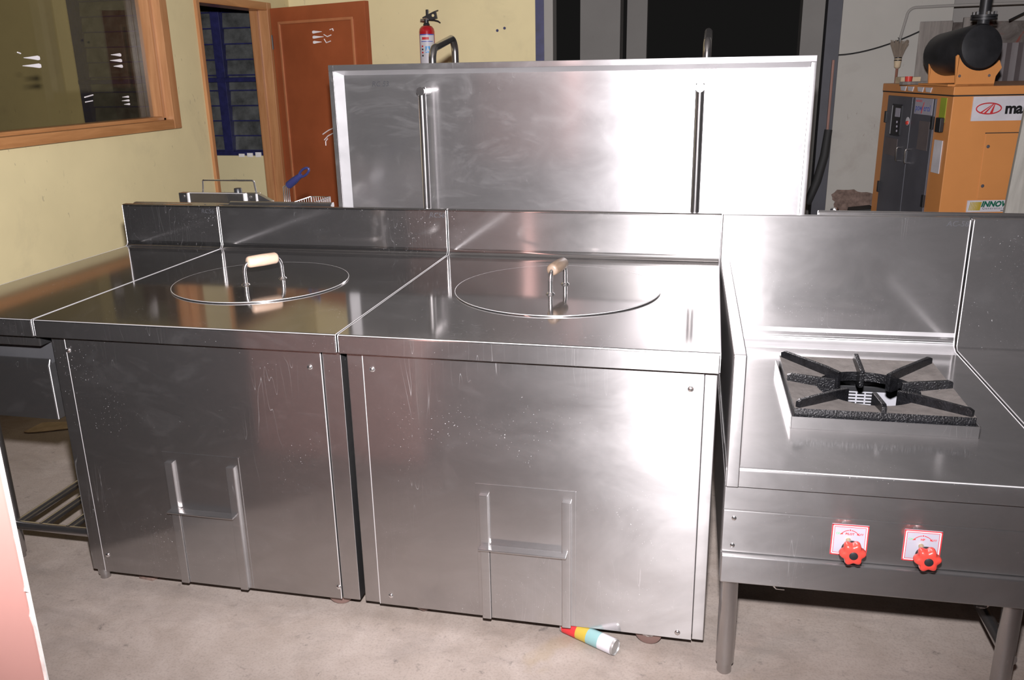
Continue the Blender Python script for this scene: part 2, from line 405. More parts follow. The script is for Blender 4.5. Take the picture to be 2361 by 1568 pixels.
# window_1 : wooden frame with tinted pane in the left wall
W1 = thing('window_1', 'brown wooden framed window with dusty tinted pane in yellow wall', 'window'); W1['kind'] = 'structure'
def rail(y0, y1, z0, z1, d0=-.035, d1=.035): return MB().box(XW + d0, XW + d1, y0, y1, z0, z1, .006)
fy0, fy1, fz0, fz1, fw = .95, 2.95, 1.192, 2.36, .075
rail(fy0 + fw, fy1 - fw, fz0, fz0 + .055).build('bottom_rail', 'frame', W1); rail(fy0 + fw, fy1 - fw, fz1 - fw, fz1).build('top_rail', 'frame', W1)
rail(fy1 - fw, fy1, fz0, fz1).build('stile', 'framez', W1); rail(fy0, fy0 + fw, fz0, fz1).build('stile', 'framez', W1)
MB().box(XW - .11, XW - .02, fy1 - fw - .03, fy1 - fw + .01, fz0 + .03, fz1 - .03, .01).build('inner_bead', 'framez', W1)
MB().box(XW - .11, XW - .02, fy0 + .04, fy1 - .05, fz0 + .035, fz0 + .075, .01).build('inner_bead', 'frame', W1)
PANE = MB().box(XW - .085, XW - .079, fy0 + .05, fy1 - .06, fz0 + .04, fz1 - .04).build('pane', 'glass', W1)

# door_1 : frame and leaf folded back into the room
D1 = thing('door_1', 'brown painted door standing open beside doorway in yellow wall', 'door'); D1['kind'] = 'structure'
dy0, dy1, dz = 3.335, 4.235, 1.94
MB().box(XW - .13, XW + .02, dy0 - .038, dy0, 0, dz + .055, .005).build('jamb', 'framez', D1)
MB().box(XW - .13, XW + .02, dy1, dy1 + .065, 0, dz + .055, .005).build('jamb', 'framez', D1)
MB().box(XW - .13, XW + .02, dy0, dy1, dz, dz + .055, .005).build('header', 'frame', D1)
MB().box(XW - .11, XW - .055, dy1 - .02, dy1 + .01, 0, dz, .004).build('door_stop', 'framez', D1)
hx, hy, ex, ey = XW + .03, 4.285, -1.371, 3.879
dl = math.hypot(ex - hx, ey - hy); dm = Matrix.Translation((hx, hy, 0)) @ Matrix.Rotation(math.atan2(ey - hy, ex - hx), 4, 'Z')
leaf = MB(dm).box(0, dl, -.02, .02, .02, 1.955, .003).build('leaf', 'door', D1)
for (a, b, c, d) in ((.085, .105, .25, 1.86), (dl - .135, dl - .115, .25, 1.86)):
    MB(dm).box(a, b, -.03, -.018, c, d, .004).build('moulding', 'mould', leaf)
for (c, d) in ((1.84, 1.86), (.25, .27)):
    MB(dm).box(.085, dl - .115, -.0295, -.018, c, d, .004).build('moulding', 'mould', leaf)
MB(dm).lathe([(.008, -.05), (.008, .05)], (.0, -.022, 1.72), (0, 0, 1), 10).build('hinge', 'blackplastic', leaf)
# thin white teardrop and squiggle marks on door and pane
def teardrop(mtx, parent, flip=1, s=1.0, n=3):
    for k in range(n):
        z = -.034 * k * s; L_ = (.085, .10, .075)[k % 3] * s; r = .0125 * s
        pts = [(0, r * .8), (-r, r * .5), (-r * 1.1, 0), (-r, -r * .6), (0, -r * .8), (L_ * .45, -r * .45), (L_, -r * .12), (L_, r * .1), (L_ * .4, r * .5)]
        MB(mtx).prism([(flip * x, y + z) for x, y in pts], 'y', -.0012, .0012).build('white_smear', 'smear', parent)
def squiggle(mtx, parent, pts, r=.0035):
    MB(mtx).tube([(x, 0, z) for x, z in pts], r, 6).build('white_smear', 'smear', parent)
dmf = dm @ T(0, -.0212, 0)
teardrop(dmf @ T(.46, 0, 1.775), leaf, 1, 1.0)
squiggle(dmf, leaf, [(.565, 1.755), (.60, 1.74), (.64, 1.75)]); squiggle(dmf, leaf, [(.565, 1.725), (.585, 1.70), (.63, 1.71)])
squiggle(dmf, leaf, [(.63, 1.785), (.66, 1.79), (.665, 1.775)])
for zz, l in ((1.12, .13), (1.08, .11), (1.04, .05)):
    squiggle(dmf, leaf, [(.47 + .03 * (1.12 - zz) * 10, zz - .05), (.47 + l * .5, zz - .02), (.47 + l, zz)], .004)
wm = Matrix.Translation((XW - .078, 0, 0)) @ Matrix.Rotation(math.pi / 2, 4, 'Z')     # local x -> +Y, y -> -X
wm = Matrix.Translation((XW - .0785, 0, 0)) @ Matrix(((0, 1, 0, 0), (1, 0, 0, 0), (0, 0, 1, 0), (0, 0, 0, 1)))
teardrop(wm @ T(1.95, 0, 1.60), PANE, -1, 1.1, 2); teardrop(wm @ T(2.60, 0, 1.62), PANE, -1, .9); teardrop(wm @ T(2.62, 0, 1.39), PANE, -1, .6)
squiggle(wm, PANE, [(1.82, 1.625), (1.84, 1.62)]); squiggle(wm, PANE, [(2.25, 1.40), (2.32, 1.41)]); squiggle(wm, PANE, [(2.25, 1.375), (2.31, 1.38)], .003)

# window_2 : blue louvre window in the back wall of the side room
W2 = thing('window_2', 'navy blue steel louvre window with grimy glass slats beyond doorway', 'window'); W2['kind'] = 'structure'
for x in (LX0, -3.62, -2.99, LX1 - .07):
    MB().box(x, x + .078, YB + .01, YB + .07, LZ0, LZ1, .004).build('mullion', 'blue', W2)
MB().box(LX0, LX1, YB + .005, YB + .075, LZ0, LZ0 + .035, .004).build('sill_bar', 'blue', W2)
MB().box(LX0, LX1, YB + .005, YB + .075, 1.44, 1.475, .004).build('transom', 'blue', W2)
MB().box(LX0, LX1, YB + .005, YB + .075, LZ1 - .035, LZ1, .004).build('head_bar', 'blue', W2)
for i in range(3):
    xa = (LX0 + .078, -3.62 + .078, -2.99 + .078)[i]; xb = (-3.62, -2.99, LX1 - .07)[i]
    for k in range(12):
        z = LZ0 + .035 + .119 * k
        if z > LZ1 - .1: break
        mm = T(0, YB + .055, z) @ Matrix.Rotation(-.16, 4, 'X')
        sl = MB(mm).box(xa, xb, -.003, .003, 0, .128).build('louvre_slat', 'louvre', W2)
        MB(mm).box(xa, xb, -.006, -.002, -.003, .007).build('slat_clip', 'blue', sl)
for k in range(5):
    MB().box(-2.86 + .075 * k, -2.86 + .075 * k + .05, YB - .006, YB + .01, LZ0 - .012, LZ0 + .016 + .006 * (k % 3), .003).build('broken_plaster', 'chip', W2)

# pink plaster wall stub close by on the left
pk = MB(); px0, px1, py0, py1 = -.86, -.136, -1.28, -.965
random.seed(11)
prof = []
zs = [i * .1 for i in range(34)]
pk.box(px0, px1, py0, py1, 0, 3.3, .012)
PK = struct(pk.build('wall_stub', 'pink'))
ed_ = [(py1 + .001, .2)]; zc = .2
while zc < 1.5:
    ed_.append((py1 - random.choice((.0005, .001, .001, .002, .003, .004, .009)), zc)); zc += random.uniform(.006, .03)
ed_.append((py1 + .001, zc))
MB().prism(ed_, 'x', px1 - .012, px1 + .0012).build('bare_edge', 'chip', PK)
for k in range(9):
    yc, z, r0 = py1 - random.uniform(.02, .2), random.uniform(.35, 1.1), random.uniform(.003, .010)
    MB().prism([(yc + r0 * random.uniform(.6, 1.3) * math.cos(a), z + r0 * 1.4 * random.uniform(.6, 1.3) * math.sin(a)) for a in (0, .9, 1.8, 2.7, 3.6, 4.5, 5.4)], 'x', px1 - .003, px1 + .0008).build('plaster_chip', 'chip', PK)

# ------------------------------------------------------------------ steel counters
def top_profile(D, hb, hl, tb=.03, lip=.006, z=H):
    poly = [(0, z - hl), (0, z), (D, z), (D, z + hb), (D + tb, z + hb), (D + tb, z - hl)]
    return fillet(poly, {1: lip, 2: .018, 3: .007, 4: .007}, 6)
DEP, HB, HL = 1.022, .165, .051
def edge_lines(x0, x1, parent, D=DEP, z=H, hb=HB, hl=HL, r=.0012):  # pale scuffed tubes draw the bright highlight lines along the edges
    def ln(pts): MB().tube(pts, r, 8).build('scuffed_edge_highlight', 'edge', parent, 60)
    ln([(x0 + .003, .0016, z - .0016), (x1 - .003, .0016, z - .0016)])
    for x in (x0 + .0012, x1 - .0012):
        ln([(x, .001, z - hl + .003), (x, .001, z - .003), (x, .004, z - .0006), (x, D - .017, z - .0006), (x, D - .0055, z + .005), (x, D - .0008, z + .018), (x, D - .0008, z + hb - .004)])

def lid(name, label, c, r, posts, grip, z0, rot_seg=64):
    root = thing(name, label, 'lid', (c[0], c[1], z0), 0, 'oven lids')
    MB().lathe([(r, 0), (r, .003), (r - .0012, .0045), (r * .6, .0046), (0, .0046)], (0, 0, 0), (0, 0, 1), rot_seg).build('disc', 'top', root, 40)
    MB().tube([(r * math.cos(2 * math.pi * k / 72), r * math.sin(2 * math.pi * k / 72), 0.0036) for k in range(72)], .0010, 8, closed=True).build('rolled_rim', 'edge', root, 60)
    a = Vector((posts[0][0] - c[0], posts[0][1] - c[1], 0)); b = Vector((posts[1][0] - c[0], posts[1][1] - c[1], 0))
    d = (b - a).normalized(); hh = .073; rr = .0065; pts = []
    for base, sgn in ((a, 1), (b, -1)):
        q = [base + Vector((0, 0, .005)), base + Vector((0, 0, hh * .55))]
        for k in range(1, 7):
            t = k / 6 * math.pi / 2; q.append(base + d * sgn * (.028 * (1 - math.cos(t))) * .6 + Vector((0, 0, hh * .55 + hh * .45 * math.sin(t))))
        pts += q if sgn == 1 else q[::-1]
    MB().tube(pts, rr, 12).build('handle_rod', 'chrome', root, 60)
    for base in (a, b): MB().lathe([(.014, .004), (.013, .0065), (.008, .011)], base, (0, 0, 1), 16).build('weld_washer', 'chrome', root)
    g0 = a + d * .012 + Vector((0, 0, hh + .002)); g1 = b - d * .012 + Vector((0, 0, hh + .002)); Lg = (g1 - g0).length
    MB().lathe([(.0, 0), (.009, 0), (.0155, .002), (.0185, .008), (.0195, Lg * .5), (.0185, Lg - .008), (.0155, Lg - .002), (.009, Lg), (0, Lg)], g0, d, 20).build('wooden_grip', grip, root, 50)
    return root

def tandoor(name, label, x0, x1, post_l, post_r, chute, screws, castors, leg=None):
    root = thing(name, label, 'oven', (0, 0, 0), 0, 'square clay oven counters')
    W = lambda a, b: None
    MB().prism(top_profile(DEP, HB, HL), 'x', x0 + .002, x1 - .002, .0028, 3).build('worktop', 'top', root, 30)
    edge_lines(x0 + .002, x1 - .002, root)
    MB().box(x0 + .006, x1 - .006, -.0008, .004, H - HL + .001, H - .0055, .0005).build('front_lip', 'front', root)
    MB().box(x0 + .006, x1 - .006, DEP - .0012, DEP + .004, H + .022, H + HB - .008).build('splashback', 'splash', root, 30)
    zb, zt = .045, H - HL - .001
    MB().box(x0 + .016, x1 - .012, .05, DEP - .04, zb, zt, .004).build('body', 'front', root)
    a, b = post_l; MB().box(a, b, .030, .07, zb, zt, .003).build('corner_post', 'front', root)
    c, d = post_r; MB().box(c, d, .030, .07, zb, zt, .003).build('corner_post', 'front', root)
    MB().box(b + .001, c - .001, .0245, .05, zb + .001, zt - .001, .002).build('front_panel', 'front', root)
    for xa in (b + .002, c - .002): MB().tube([(xa, .0252, zb + .002), (xa, .0252, zt - .002)], .0014, 8).build('scuffed_edge_highlight', 'edge', root, 60)
    cl, cr, ct, lipz = chute; rw = .025
    MB().box(cl - .012, cr + .012, .0228, .03, zb + .003, ct + .028, .001).build('chute_plate', 'front', root)
    for xa in (cl, cr - rw): MB().box(xa, xa + rw, .011, .026, zb + .002, ct, .0022).build('guide_rail', 'stove', root)
    sd = MB().box(cl + rw + .0005, cr - rw - .0005, .0165, .024, zb + .004, lipz, .001).build('sliding_door', 'stove', root)
    MB().box(cl - .002, cr - .010, -.008, .018, lipz - .003, lipz + .003, .0022).build('pull_lip', 'stove', sd)
    for s in screws: screw(root, s[0], .0245, s[1])
    for cx, cy, ang in castors:
        mm = T(cx, cy, 0) @ Matrix.Rotation(ang, 4, 'Z')
        wh = MB(mm).lathe([(.012, -.014), (.030, -.014), (.0365, -.011), (.038, 0), (.0365, .011), (.030, .014), (.012, .014)], (0, 0, .038), (0, 1, 0), 28).build('castor_wheel', 'castor', root, 40)
        MB(mm).lathe([(.010, -.018), (.010, .018)], (0, 0, .038), (0, 1, 0), 12).build('axle_nut', 'chrome', wh)
        fk = MB(mm)
        for sg in (-1, 1): fk.prism([(-.012, .03), (.012, .03), (.024, .05), (-.024, .05)], 'y', sg * .0165 - .0015, sg * .0165 + .0015)
        fk.box(-.03, .03, -.02, .02, .0445, .05)
        fk.build('castor_fork', 'tube', root)
    if leg:
        lg = MB().lathe([(.0195, .018), (.0195, zb + .02)], (leg[0], leg[1], 0), (0, 0, 1), 20).build('leg', 'tube', root, 40)
        MB().lathe([(.0145, 0), (.0155, .002), (.0155, .02)], (leg[0], leg[1], 0), (0, 0, 1), 20).build('levelling_foot', 'tube', lg, 40)
    return root

tandoor('clay_oven', 'stainless steel oven counter with dark reflections, beside narrow steel table on its left',
        -.9168, 0, (-.892, -.845), (-.060, -.006), (-.572, -.352, .444, .292),
        [(-.836, .765), (-.095, .757), (-.826, .105), (-.068, .085)], [(-.085, .075, .25), (-.085, .93, .1)], (-.878, .062))
tandoor('clay_oven', 'stainless steel oven counter next to the gas stove, bright white glare on its right side',
        0, .972, (.010, .055), (.934, .966), (.364, .612, .428, .274),
        [(.082, .761), (.903, .758), (.091, .076), (.897, .065)], [(.172, .09, 1.1), (.82, .06, -.1), (.5, .93, .2)])
lid('oven_lid', 'round flush steel lid with pale wooden grip, lying in left oven top', (-.484, .520), .279,
    ((-.507, .457), (-.430, .559)), 'woodgrip', H)
lid('oven_lid', 'round flush steel lid with worn brown wooden grip, in right oven top near stove', (.4834, .5598), .313,
    ((.477, .478), (.500, .608)), 'woodgrip2', H)

# narrow table at the far left with deep drawer and tubular undershelf
A = thing('side_table', 'narrow steel side table with deep drawer and tube undershelf, leftmost of the row', 'table')
ax0, ax1 = -1.335, -.9168
MB().prism(top_profile(DEP, HB, HL), 'x', ax0, ax1 - .002, .0028, 3).build('worktop', 'top', A, 30)
edge_lines(ax0, ax1 - .002, A)
MB().box(ax0 + .004, ax1 - .006, -.0008, .004, H - HL + .001, H - .0055, .0005).build('front_lip', 'front', A)
MB().box(ax0 + .004, ax1 - .006, DEP - .0012, DEP + .004, H + .022, H + HB - .008).build('splashback', 'splash', A)
MB().box(ax0 + .02, ax1 - .012, .028, .9, .770, H - HL, .006).build('drawer_rail', 'front', A)
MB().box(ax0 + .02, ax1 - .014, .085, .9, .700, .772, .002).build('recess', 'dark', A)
dr = MB(); dr.prism([(.05, .535), (.05, .705), (.058, .722), (.064, .722), (.056, .70), (.056, .541), (.88, .541), (.88, .535)], 'x', ax0 + .02, ax1 - .016, .0015, 2)
dr.build('drawer', 'front', A)
MB().tube([(ax1 - .0165, .050, .537), (ax1 - .0165, .050, .704), (ax1 - .0165, .058, .721)], .0022, 8).build('scuffed_edge_highlight', 'edge', A, 60)
MB().box(ax1 - .020, ax1 - .0155, .046, .88, .536, .708, .002).build('drawer_edge', 'stove', A)
MB().box(ax0 + .02, ax0 + .024, .05, .88, .536, .708).build('drawer_side', 'front', A)
for lx, ly in ((-1.236, .115), (-1.236, .93), (-.955, .93)):
    l = MB().tube([(lx, ly, .02), (lx, ly, .81)], .019, 16).build('leg', 'tube', A)
    MB().tube([(lx, ly, 0), (lx, ly, .021)], .015, 14).build('foot', 'tube', l)
MB().tube([(-1.245, .105, .125), (-.93, .105, .125)], .0145, 14).build('shelf_rail', 'tube', A)
MB().tube([(-1.245, .93, .125), (-.93, .93, .125)], .0145, 14).build('shelf_rail', 'tube', A)
for sx in (-1.215, -1.125, -1.025):
    MB().tube([(sx, .105, .128), (sx, .93, .128)], .0135, 12).build('shelf_slat', 'tube', A)

# ------------------------------------------------------------------ stove
SX, SY, SYAW = .9946, -.0731, .0219
S = thing('gas_stove', 'low stainless gas stove with red knobs and tall splashback on round legs', 'stove', (SX, SY, 0), SYAW)
sw, sz, sd_ = .7563, .6035, 1.0133
tp = MB()
front = fillet([(0, .5555), (0, sz), (.16, sz), (.16, sz - .012), (.02, sz - .012), (.02, .5555)], {1: .008}, 6)
tp.prism(front, 'x', .0, sw, 0)
hx0, hx1, hy0, hy1 = .195, .598, .288, .700
for z, fl_ in ((sz, 0), (sz - .012, 1)):
    o = [(0, .16, z), (sw, .16, z), (sw, .90, z), (0, .90, z)]; i_ = [(hx0, hy0, z), (hx1, hy0, z), (hx1, hy1, z), (hx0, hy1, z)]
    tp.add(o + i_, [[0, 1, 5, 4], [1, 2, 6, 5], [2, 3, 7, 6], [3, 0, 4, 7]])
tp.add([(hx0, hy0, sz), (hx1, hy0, sz), (hx1, hy1, sz), (hx0, hy1, sz), (hx0, hy0, sz - .012), (hx1, hy0, sz - .012), (hx1, hy1, sz - .012), (hx0, hy1, sz - .012)],
       [[0, 1, 5, 4], [1, 2, 6, 5], [2, 3, 7, 6], [3, 0, 4, 7]])
back = fillet([(.90, sz - .012), (.90, sz), (sd_, sz), (sd_, sz + .4325), (sd_ + .03, sz + .4325), (sd_ + .03, sz - .012)], {2: .035, 3: .006, 4: .006}, 8)
tp.prism(back, 'x', 0, sw, .003, 3)
tp.build('stove_top', 'stove', S, 30)
cv_ = [(sd_ - .035 + .0352 * math.sin(math.pi / 2 * k / 10), sz + .035 - .0352 * math.cos(math.pi / 2 * k / 10) + .0006) for k in range(11)]
cv_ = [(sd_ - .060, sz + .0006)] + cv_ + [(sd_ - .0006, sz + .055)]
MB().prism(cv_ + [(sd_ + .01, sz + .055), (sd_ + .01, sz - .008), (sd_ - .060, sz - .008)], 'x', .032, sw - .002).build('cove_weld', 'weld', S, 30)
MB().tube([(.004, .0018, sz - .0018), (sw - .004, .0018, sz - .0018)], .0019, 8).build('scuffed_edge_highlight', 'edge', S, 60)
MB().tube([(sw - .001, .004, sz - .0006), (sw - .001, sd_ - .035, sz - .0006), (sw - .001, sd_ - .010, sz + .010), (sw - .001, sd_ - .0008, sz + .036), (sw - .001, sd_ - .0008, sz + .425)], .0019, 8).build('scuffed_edge_highlight', 'edge', S, 60)
MB().prism(fillet([(-.0014, .5550), (-.0014, .883), (1.010, .883), (1.010, .5550)], {1: .006}, 4), 'x', .001, .031, .003, 3).build('side_guard', 'stove', S, 30)
MB().box(.0, sw, .012, .03, .488, .5545, .002).build('upper_apron', 'stove', S)
MB().prism([(.012, .488), (.028, .476), (.04, .476), (.04, .488)], 'x', 0, sw).build('apron_fold', 'stove', S)
cp = MB().box(.0, sw, .020, .035, .368, .482, .003).build('control_panel', 'stove', S)
MB().box(.0, sw, .006, .028, .290, .366, .004, 3).build('lower_apron', 'stove', S)
MB().box(.0, .012, .03, .98, .290, .556).build('side_panel', 'stove', S)
MB().box(sw - .012, sw, .03, .98, .290, .556).build('side_panel', 'stove', S)
MB().box(.012, sw - .012, .968, .98, .290, .556).build('back_panel', 'stove', S)
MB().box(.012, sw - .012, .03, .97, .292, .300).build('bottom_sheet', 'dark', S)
# white slotted inner wall behind the burner
iy = .775
iw = MB(); 
sx0, swd, sgap, nx = .3765, .021, .0045, 4
sz0, shh, sgp, nz = .4775, .0043, .0060, 5
zlo, zhi = .31, .590
xs = [.16]
for k in range(nx): xs += [sx0 + k * (swd + sgap), sx0 + k * (swd + sgap) + swd]
xs += [.66]
zz_ = [zlo]
for k in range(nz): zz_ += [sz0 + k * (shh + sgp), sz0 + k * (shh + sgp) + shh]
zz_ += [zhi]
for i in range(len(xs) - 1):
    for j in range(len(zz_) - 1):
        if i % 2 == 1 and j % 2 == 1: continue
        iw.add([(xs[i], iy, zz_[j]), (xs[i + 1], iy, zz_[j]), (xs[i + 1], iy, zz_[j + 1]), (xs[i], iy, zz_[j + 1])], [[0, 1, 2, 3]])
iw.build('slotted_liner', 'white', S, 30)
MB().box(.16, .66, .80, .803, .31, .57).build('liner_backing', 'black', S)
MB().box(.17, .65, iy - .012, iy - .002, .5325, .5495, .002).build('gap_shadow', 'black', S)  # black bar painted in for the shadow of a gap in the liner
br = MB().lathe([(.055, -.05), (.06, 0), (.05, .012), (.02, .018), (0, .018)], (.397, .52, .47), (0, 0, 1), 24).build('burner_head', 'iron', S)
MB().tube([(.397, .52, .43), (.397, .05, .42)], .014, 10).build('burner_pipe', 'iron', S)
# raised square frame round the burner
fr_ = MB(); q0, q1, q2, q3 = .169, .624, .262, .722; tfr = .004
for (a, b, c, d) in ((q0, q1, q2, q2 + tfr), (q0, q1, q3 - tfr, q3), (q0, q0 + tfr, q2, q3), (q1 - tfr, q1, q2, q3)): fr_.box(a, b, c, d, sz, sz + .032, .001)
fr_.build('burner_frame', 'stove', S)
for yy in (.461, .387): MB().lathe([(.006, 0), (.0058, .0015), (.003, .003), (0, .0034)], (.026, .020, yy), (0, -1, 0), 12).build('rivet', 'chrome', S)
def knob_plate(x0, word, seedrot):
    w_, h_ = .0825, .081; z0 = .3865
    pl = MB().box(x0, x0 + w_, .0185, .0205, z0, z0 + h_).build('dial_plate', 'plate', S)
    y = .0184
    def ring(m, w2, mat):
        for (a, b, c, d) in ((x0 + m, x0 + w_ - m, z0 + m, z0 + m + w2), (x0 + m, x0 + w_ - m, z0 + h_ - m - w2, z0 + h_ - m), (x0 + m, x0 + m + w2, z0 + m, z0 + h_ - m), (x0 + w_ - m - w2, x0 + w_ - m, z0 + m, z0 + h_ - m)):
            MB().box(a, b, y - .0004, y, c, d).build('printed_border', mat, pl)
    ring(0, .0026, 'redink'); ring(.0026, .0022, 'paperwhite'); ring(.0058, .0009, 'redink')
    cx, cz = x0 + w_ * .5, z0 + h_ * .47
    for sg in (-1, 1):
        pts = []
        for k in range(9):
            a = math.radians(90 + sg * (6 + 40 * k / 8)); pts.append((cx + .0255 * math.cos(a), y - .0004, cz - .001 + .030 * math.sin(a)))
        MB().tube(pts, .0008, 6).build('dial_arrow', 'redink', pl)
        e = pts[-1]; 
        MB().prism([(e[0] + sg * .0012 - .0, e[2] + .002), (e[0] - sg * .0045, e[2] - .0032), (e[0] + sg * .003, e[2] - .0022)], 'y', y - .0006, y).build('arrow_head', 'redink', pl)
    MB().box(cx - .0012, cx + .0012, y - .0005, y, cz + .0275, cz + .031).build('dial_mark', 'redink', pl)
    text('ON', .0075, 'green', pl, T(cx - .0255, y, cz + .0165) @ FRONT, align='CENTER', ext=.0003)
    text(word, .0075, 'redink', pl, T(cx, y, cz + .0165) @ FRONT, align='CENTER', ext=.0003, bold=.0002)
    text('OFF', .0075, 'redink', pl, T(cx + .0240, y, cz + .0165) @ FRONT, align='CENTER', ext=.0003)
    # spindle and six-lobed knob
    kx, kz = cx - .002, z0 + .0405
    kn = thing('k', 'k', 'k'); bpy.data.objects.remove(kn)
    spn = MB().tube([(kx, .019, kz), (kx, -.046, kz)], .0062, 12).build('spindle', 'brass', S)
    prof = []
    for k in range(72):
        a = 2 * math.pi * k / 72; prof.append((math.cos(a + seedrot), math.sin(a + seedrot), 1 + .13 * math.cos(6 * a)))
    kb = MB(); R0 = .0262; lay = [(-.027, .90), (-.030, .95), (-.034, 1.0), (-.044, 1.0), (-.049, .95), (-.052, .84), (-.053, .55), (-.0535, .36)]
    vs_, fs_ = [], []
    for yy, sc_ in lay:
        for (c_, s_, q) in prof:
            rad = R0 * sc_ * (q if sc_ > .6 else 1); vs_.append((kx + rad * c_, yy, kz + rad * s_))
    n = 72
    for i in range(len(lay) - 1):
        for k in range(n): fs_.append([i * n + k, i * n + (k + 1) % n, (i + 1) * n + (k + 1) % n, (i + 1) * n + k])
    fs_.append(list(range(n))); fs_.append(list(range((len(lay) - 1) * n, len(lay) * n)))
    ko = kb.add(vs_, fs_).build('knob', 'red', S, 60)
    MB().lathe([(R0 * .88, .024), (R0 * .88, .0305)], (kx, 0, kz), (0, -1, 0), 40).build('knob_back', 'blackplastic', ko)
    MB().lathe([(.0098, .053), (.0098, .0545), (.007, .0558), (0, .0562)], (kx, 0, kz), (0, -1, 0), 24).build('knob_cap', 'blackplastic', ko)
knob_plate(.252, 'PILOT', .1); knob_plate(.413, 'HP', .12)
for lx, ly in ((.027, .05), (.681, .05), (.06, .93), (.69, .93)):
    l = MB().tube([(lx, ly, .032), (lx, ly, .295)], .0225, 24).build('leg', 'tube', S)
    MB().lathe([(.016, 0), (.0185, .004), (.0185, .033)], (lx, ly, 0), (0, 0, 1), 24).build('levelling_foot', 'tube', l)
MB().tube([(.695, .05, .12), (.695, .93, .12)], .0165, 14).build('side_rail', 'tube', S)
dt = MB().box(.165, .645, .14, .8, .212, .228, .003).build('drip_tray', 'stove', S)
for xx, sg in ((.152, 1), (.652, -1)):
    MB().tube([(xx + sg * .02, .135, .206), (xx, .135, .206), (xx - sg * .006, .135, .212), (xx - sg * .006, .135, .224)], .004, 8).build('tray_hook', 'chrome', dt)
# hangers hold the tray
for xx in (.19, .62): MB().box(xx, xx + .01, .3, .6, .226, .294).build('tray_hanger', 'dark', dt)

# cast-iron pan support
G = thing('pan_support', 'black cast-iron pan support grate with radial ribs, lying on the gas burner', 'grate', (SX, SY, 0), SYAW)
gz = sz + .029
gx, gy, gh = .3965, .492, .218
nseg = 48; ri = .136
def sqpt(a, h):
    c_, s_ = math.cos(a), math.sin(a); k = h / max(abs(c_), abs(s_)); return (gx + k * c_, gy + k * s_)
ang = [2 * math.pi * k / nseg + math.pi / 4 for k in range(nseg)]
oT = [(*sqpt(a, gh), gz + .023) for a in ang]; oB = [(*sqpt(a, gh), gz - .014) for a in ang]
iT = [(gx + ri * math.cos(a), gy + ri * math.sin(a), gz + .010) for a in ang]; iB = [(x, y, gz - .018) for x, y, z in iT]
iO = [(gx + (ri + .012) * math.cos(a), gy + (ri + .012) * math.sin(a), gz - .018) for a in ang]; iO2 = [(x, y, gz - .008) for x, y, z in iO]
oB2 = [(*sqpt(a, gh - .012), gz - .014) for a in ang]
vs_ = oT + iT; fs_ = [[k, (k + 1) % nseg, nseg + (k + 1) % nseg, nseg + k] for k in range(nseg)]
MB().add(vs_ + [(x, y, z - .002) for x, y, z in vs_], fs_ + [[i + 2 * nseg for i in f][::-1] for f in fs_]).build('plate', 'irondust', G, 30)
rings = [oT, oB, oB2, [(x, y, gz - .002) for x, y, z in oB2]]
rg = MB(); vs_ = [v for r_ in rings for v in r_]; fs_ = []
for i in range(4):
    for k in range(nseg): fs_.append([i * nseg + k, i * nseg + (k + 1) % nseg, ((i + 1) % 4) * nseg + (k + 1) % nseg, ((i + 1) % 4) * nseg + k])
rg.add(vs_, fs_).build('outer_rim', 'iron', G, 30)
rings = [iT, iB, iO, iO2]; rg = MB(); vs_ = [v for r_ in rings for v in r_]
rg.add(vs_, fs_).build('inner_ring', 'iron', G, 30)
for k in range(8):
    a = math.pi / 4 * k; diag = k % 2 == 1
    ro = (gh * math.sqrt(2) - .010) if diag else gh - .001
    rin = .088 if not diag else .092
    bt = gz + .003
    poly = [(ro, bt + .006), (ro, gz + .038), (ro - .012, gz + .043), (rin + .05, gz + .036), (rin, gz + .030), (rin, gz - .016), (rin + .012, gz - .026), (ri + .004, gz - .026), (ri + .030, bt - .006)]
    mm = T(gx, gy, 0) @ Matrix.Rotation(a, 4, 'Z')
    MB(mm).prism(poly, 'y', -.0065, .0065, .002).build('rib', 'iron', G, 40)

# counter section on the right of the stove
R_ = thing('low_counter', 'low steel counter at right picture edge, joined to the stove by a seam', 'table', (SX, SY, 0), SYAW)
rp = fillet([(0, .5555), (0, sz), (sd_, sz), (sd_, sz + .4285), (sd_ + .03, sz + .4285), (sd_ + .03, .5555)], {1: .008, 2: .012, 3: .006, 4: .006}, 6)
MB().prism(rp, 'x', sw + .008, 1.75, .004, 3).build('worktop', 'stove', R_, 30)
MB().tube([(sw + .0095, .004, sz - .0006), (sw + .0095, sd_ - .012, sz - .0006), (sw + .0095, sd_ - .0008, sz + .013), (sw + .0095, sd_ - .0008, sz + .422)], .0019, 8).build('scuffed_edge_highlight', 'edge', R_, 60)
MB().box(sw + .012, 1.74, .012, .98, .29, .556, .003).build('body', 'stove', R_)
for lx, ly in ((1.70, .05), (.86, .93), (1.70, .93), (.86, .05)):
    l = MB().tube([(lx, ly, .03), (lx, ly, .30)], .0225, 18).build('leg', 'tube', R_)
    MB().tube([(lx, ly, 0), (lx, ly, .031)], .018, 16).build('foot', 'tube', l)

# marker codes written on the splashbacks
par = [o for o in bpy.data.objects if o.name.startswith('clay_oven') and o.type == 'EMPTY'][0]
text('RC56', .024, 'ink', A, T(-.990, DEP - .0014, H + HB - .030) @ FRONT, name='marker_code', shear=.15, ext=.0002)
text('RC56', .026, 'ink', par, T(-.068, DEP - .0014, H + HB - .030) @ FRONT, name='marker_code', shear=.2, ext=.0002)
text('AC-58', .024, 'ink', S, T(sw - .07, sd_ - .0002, sz + .405) @ FRONT, name='marker_code', shear=.2, ext=.0002)

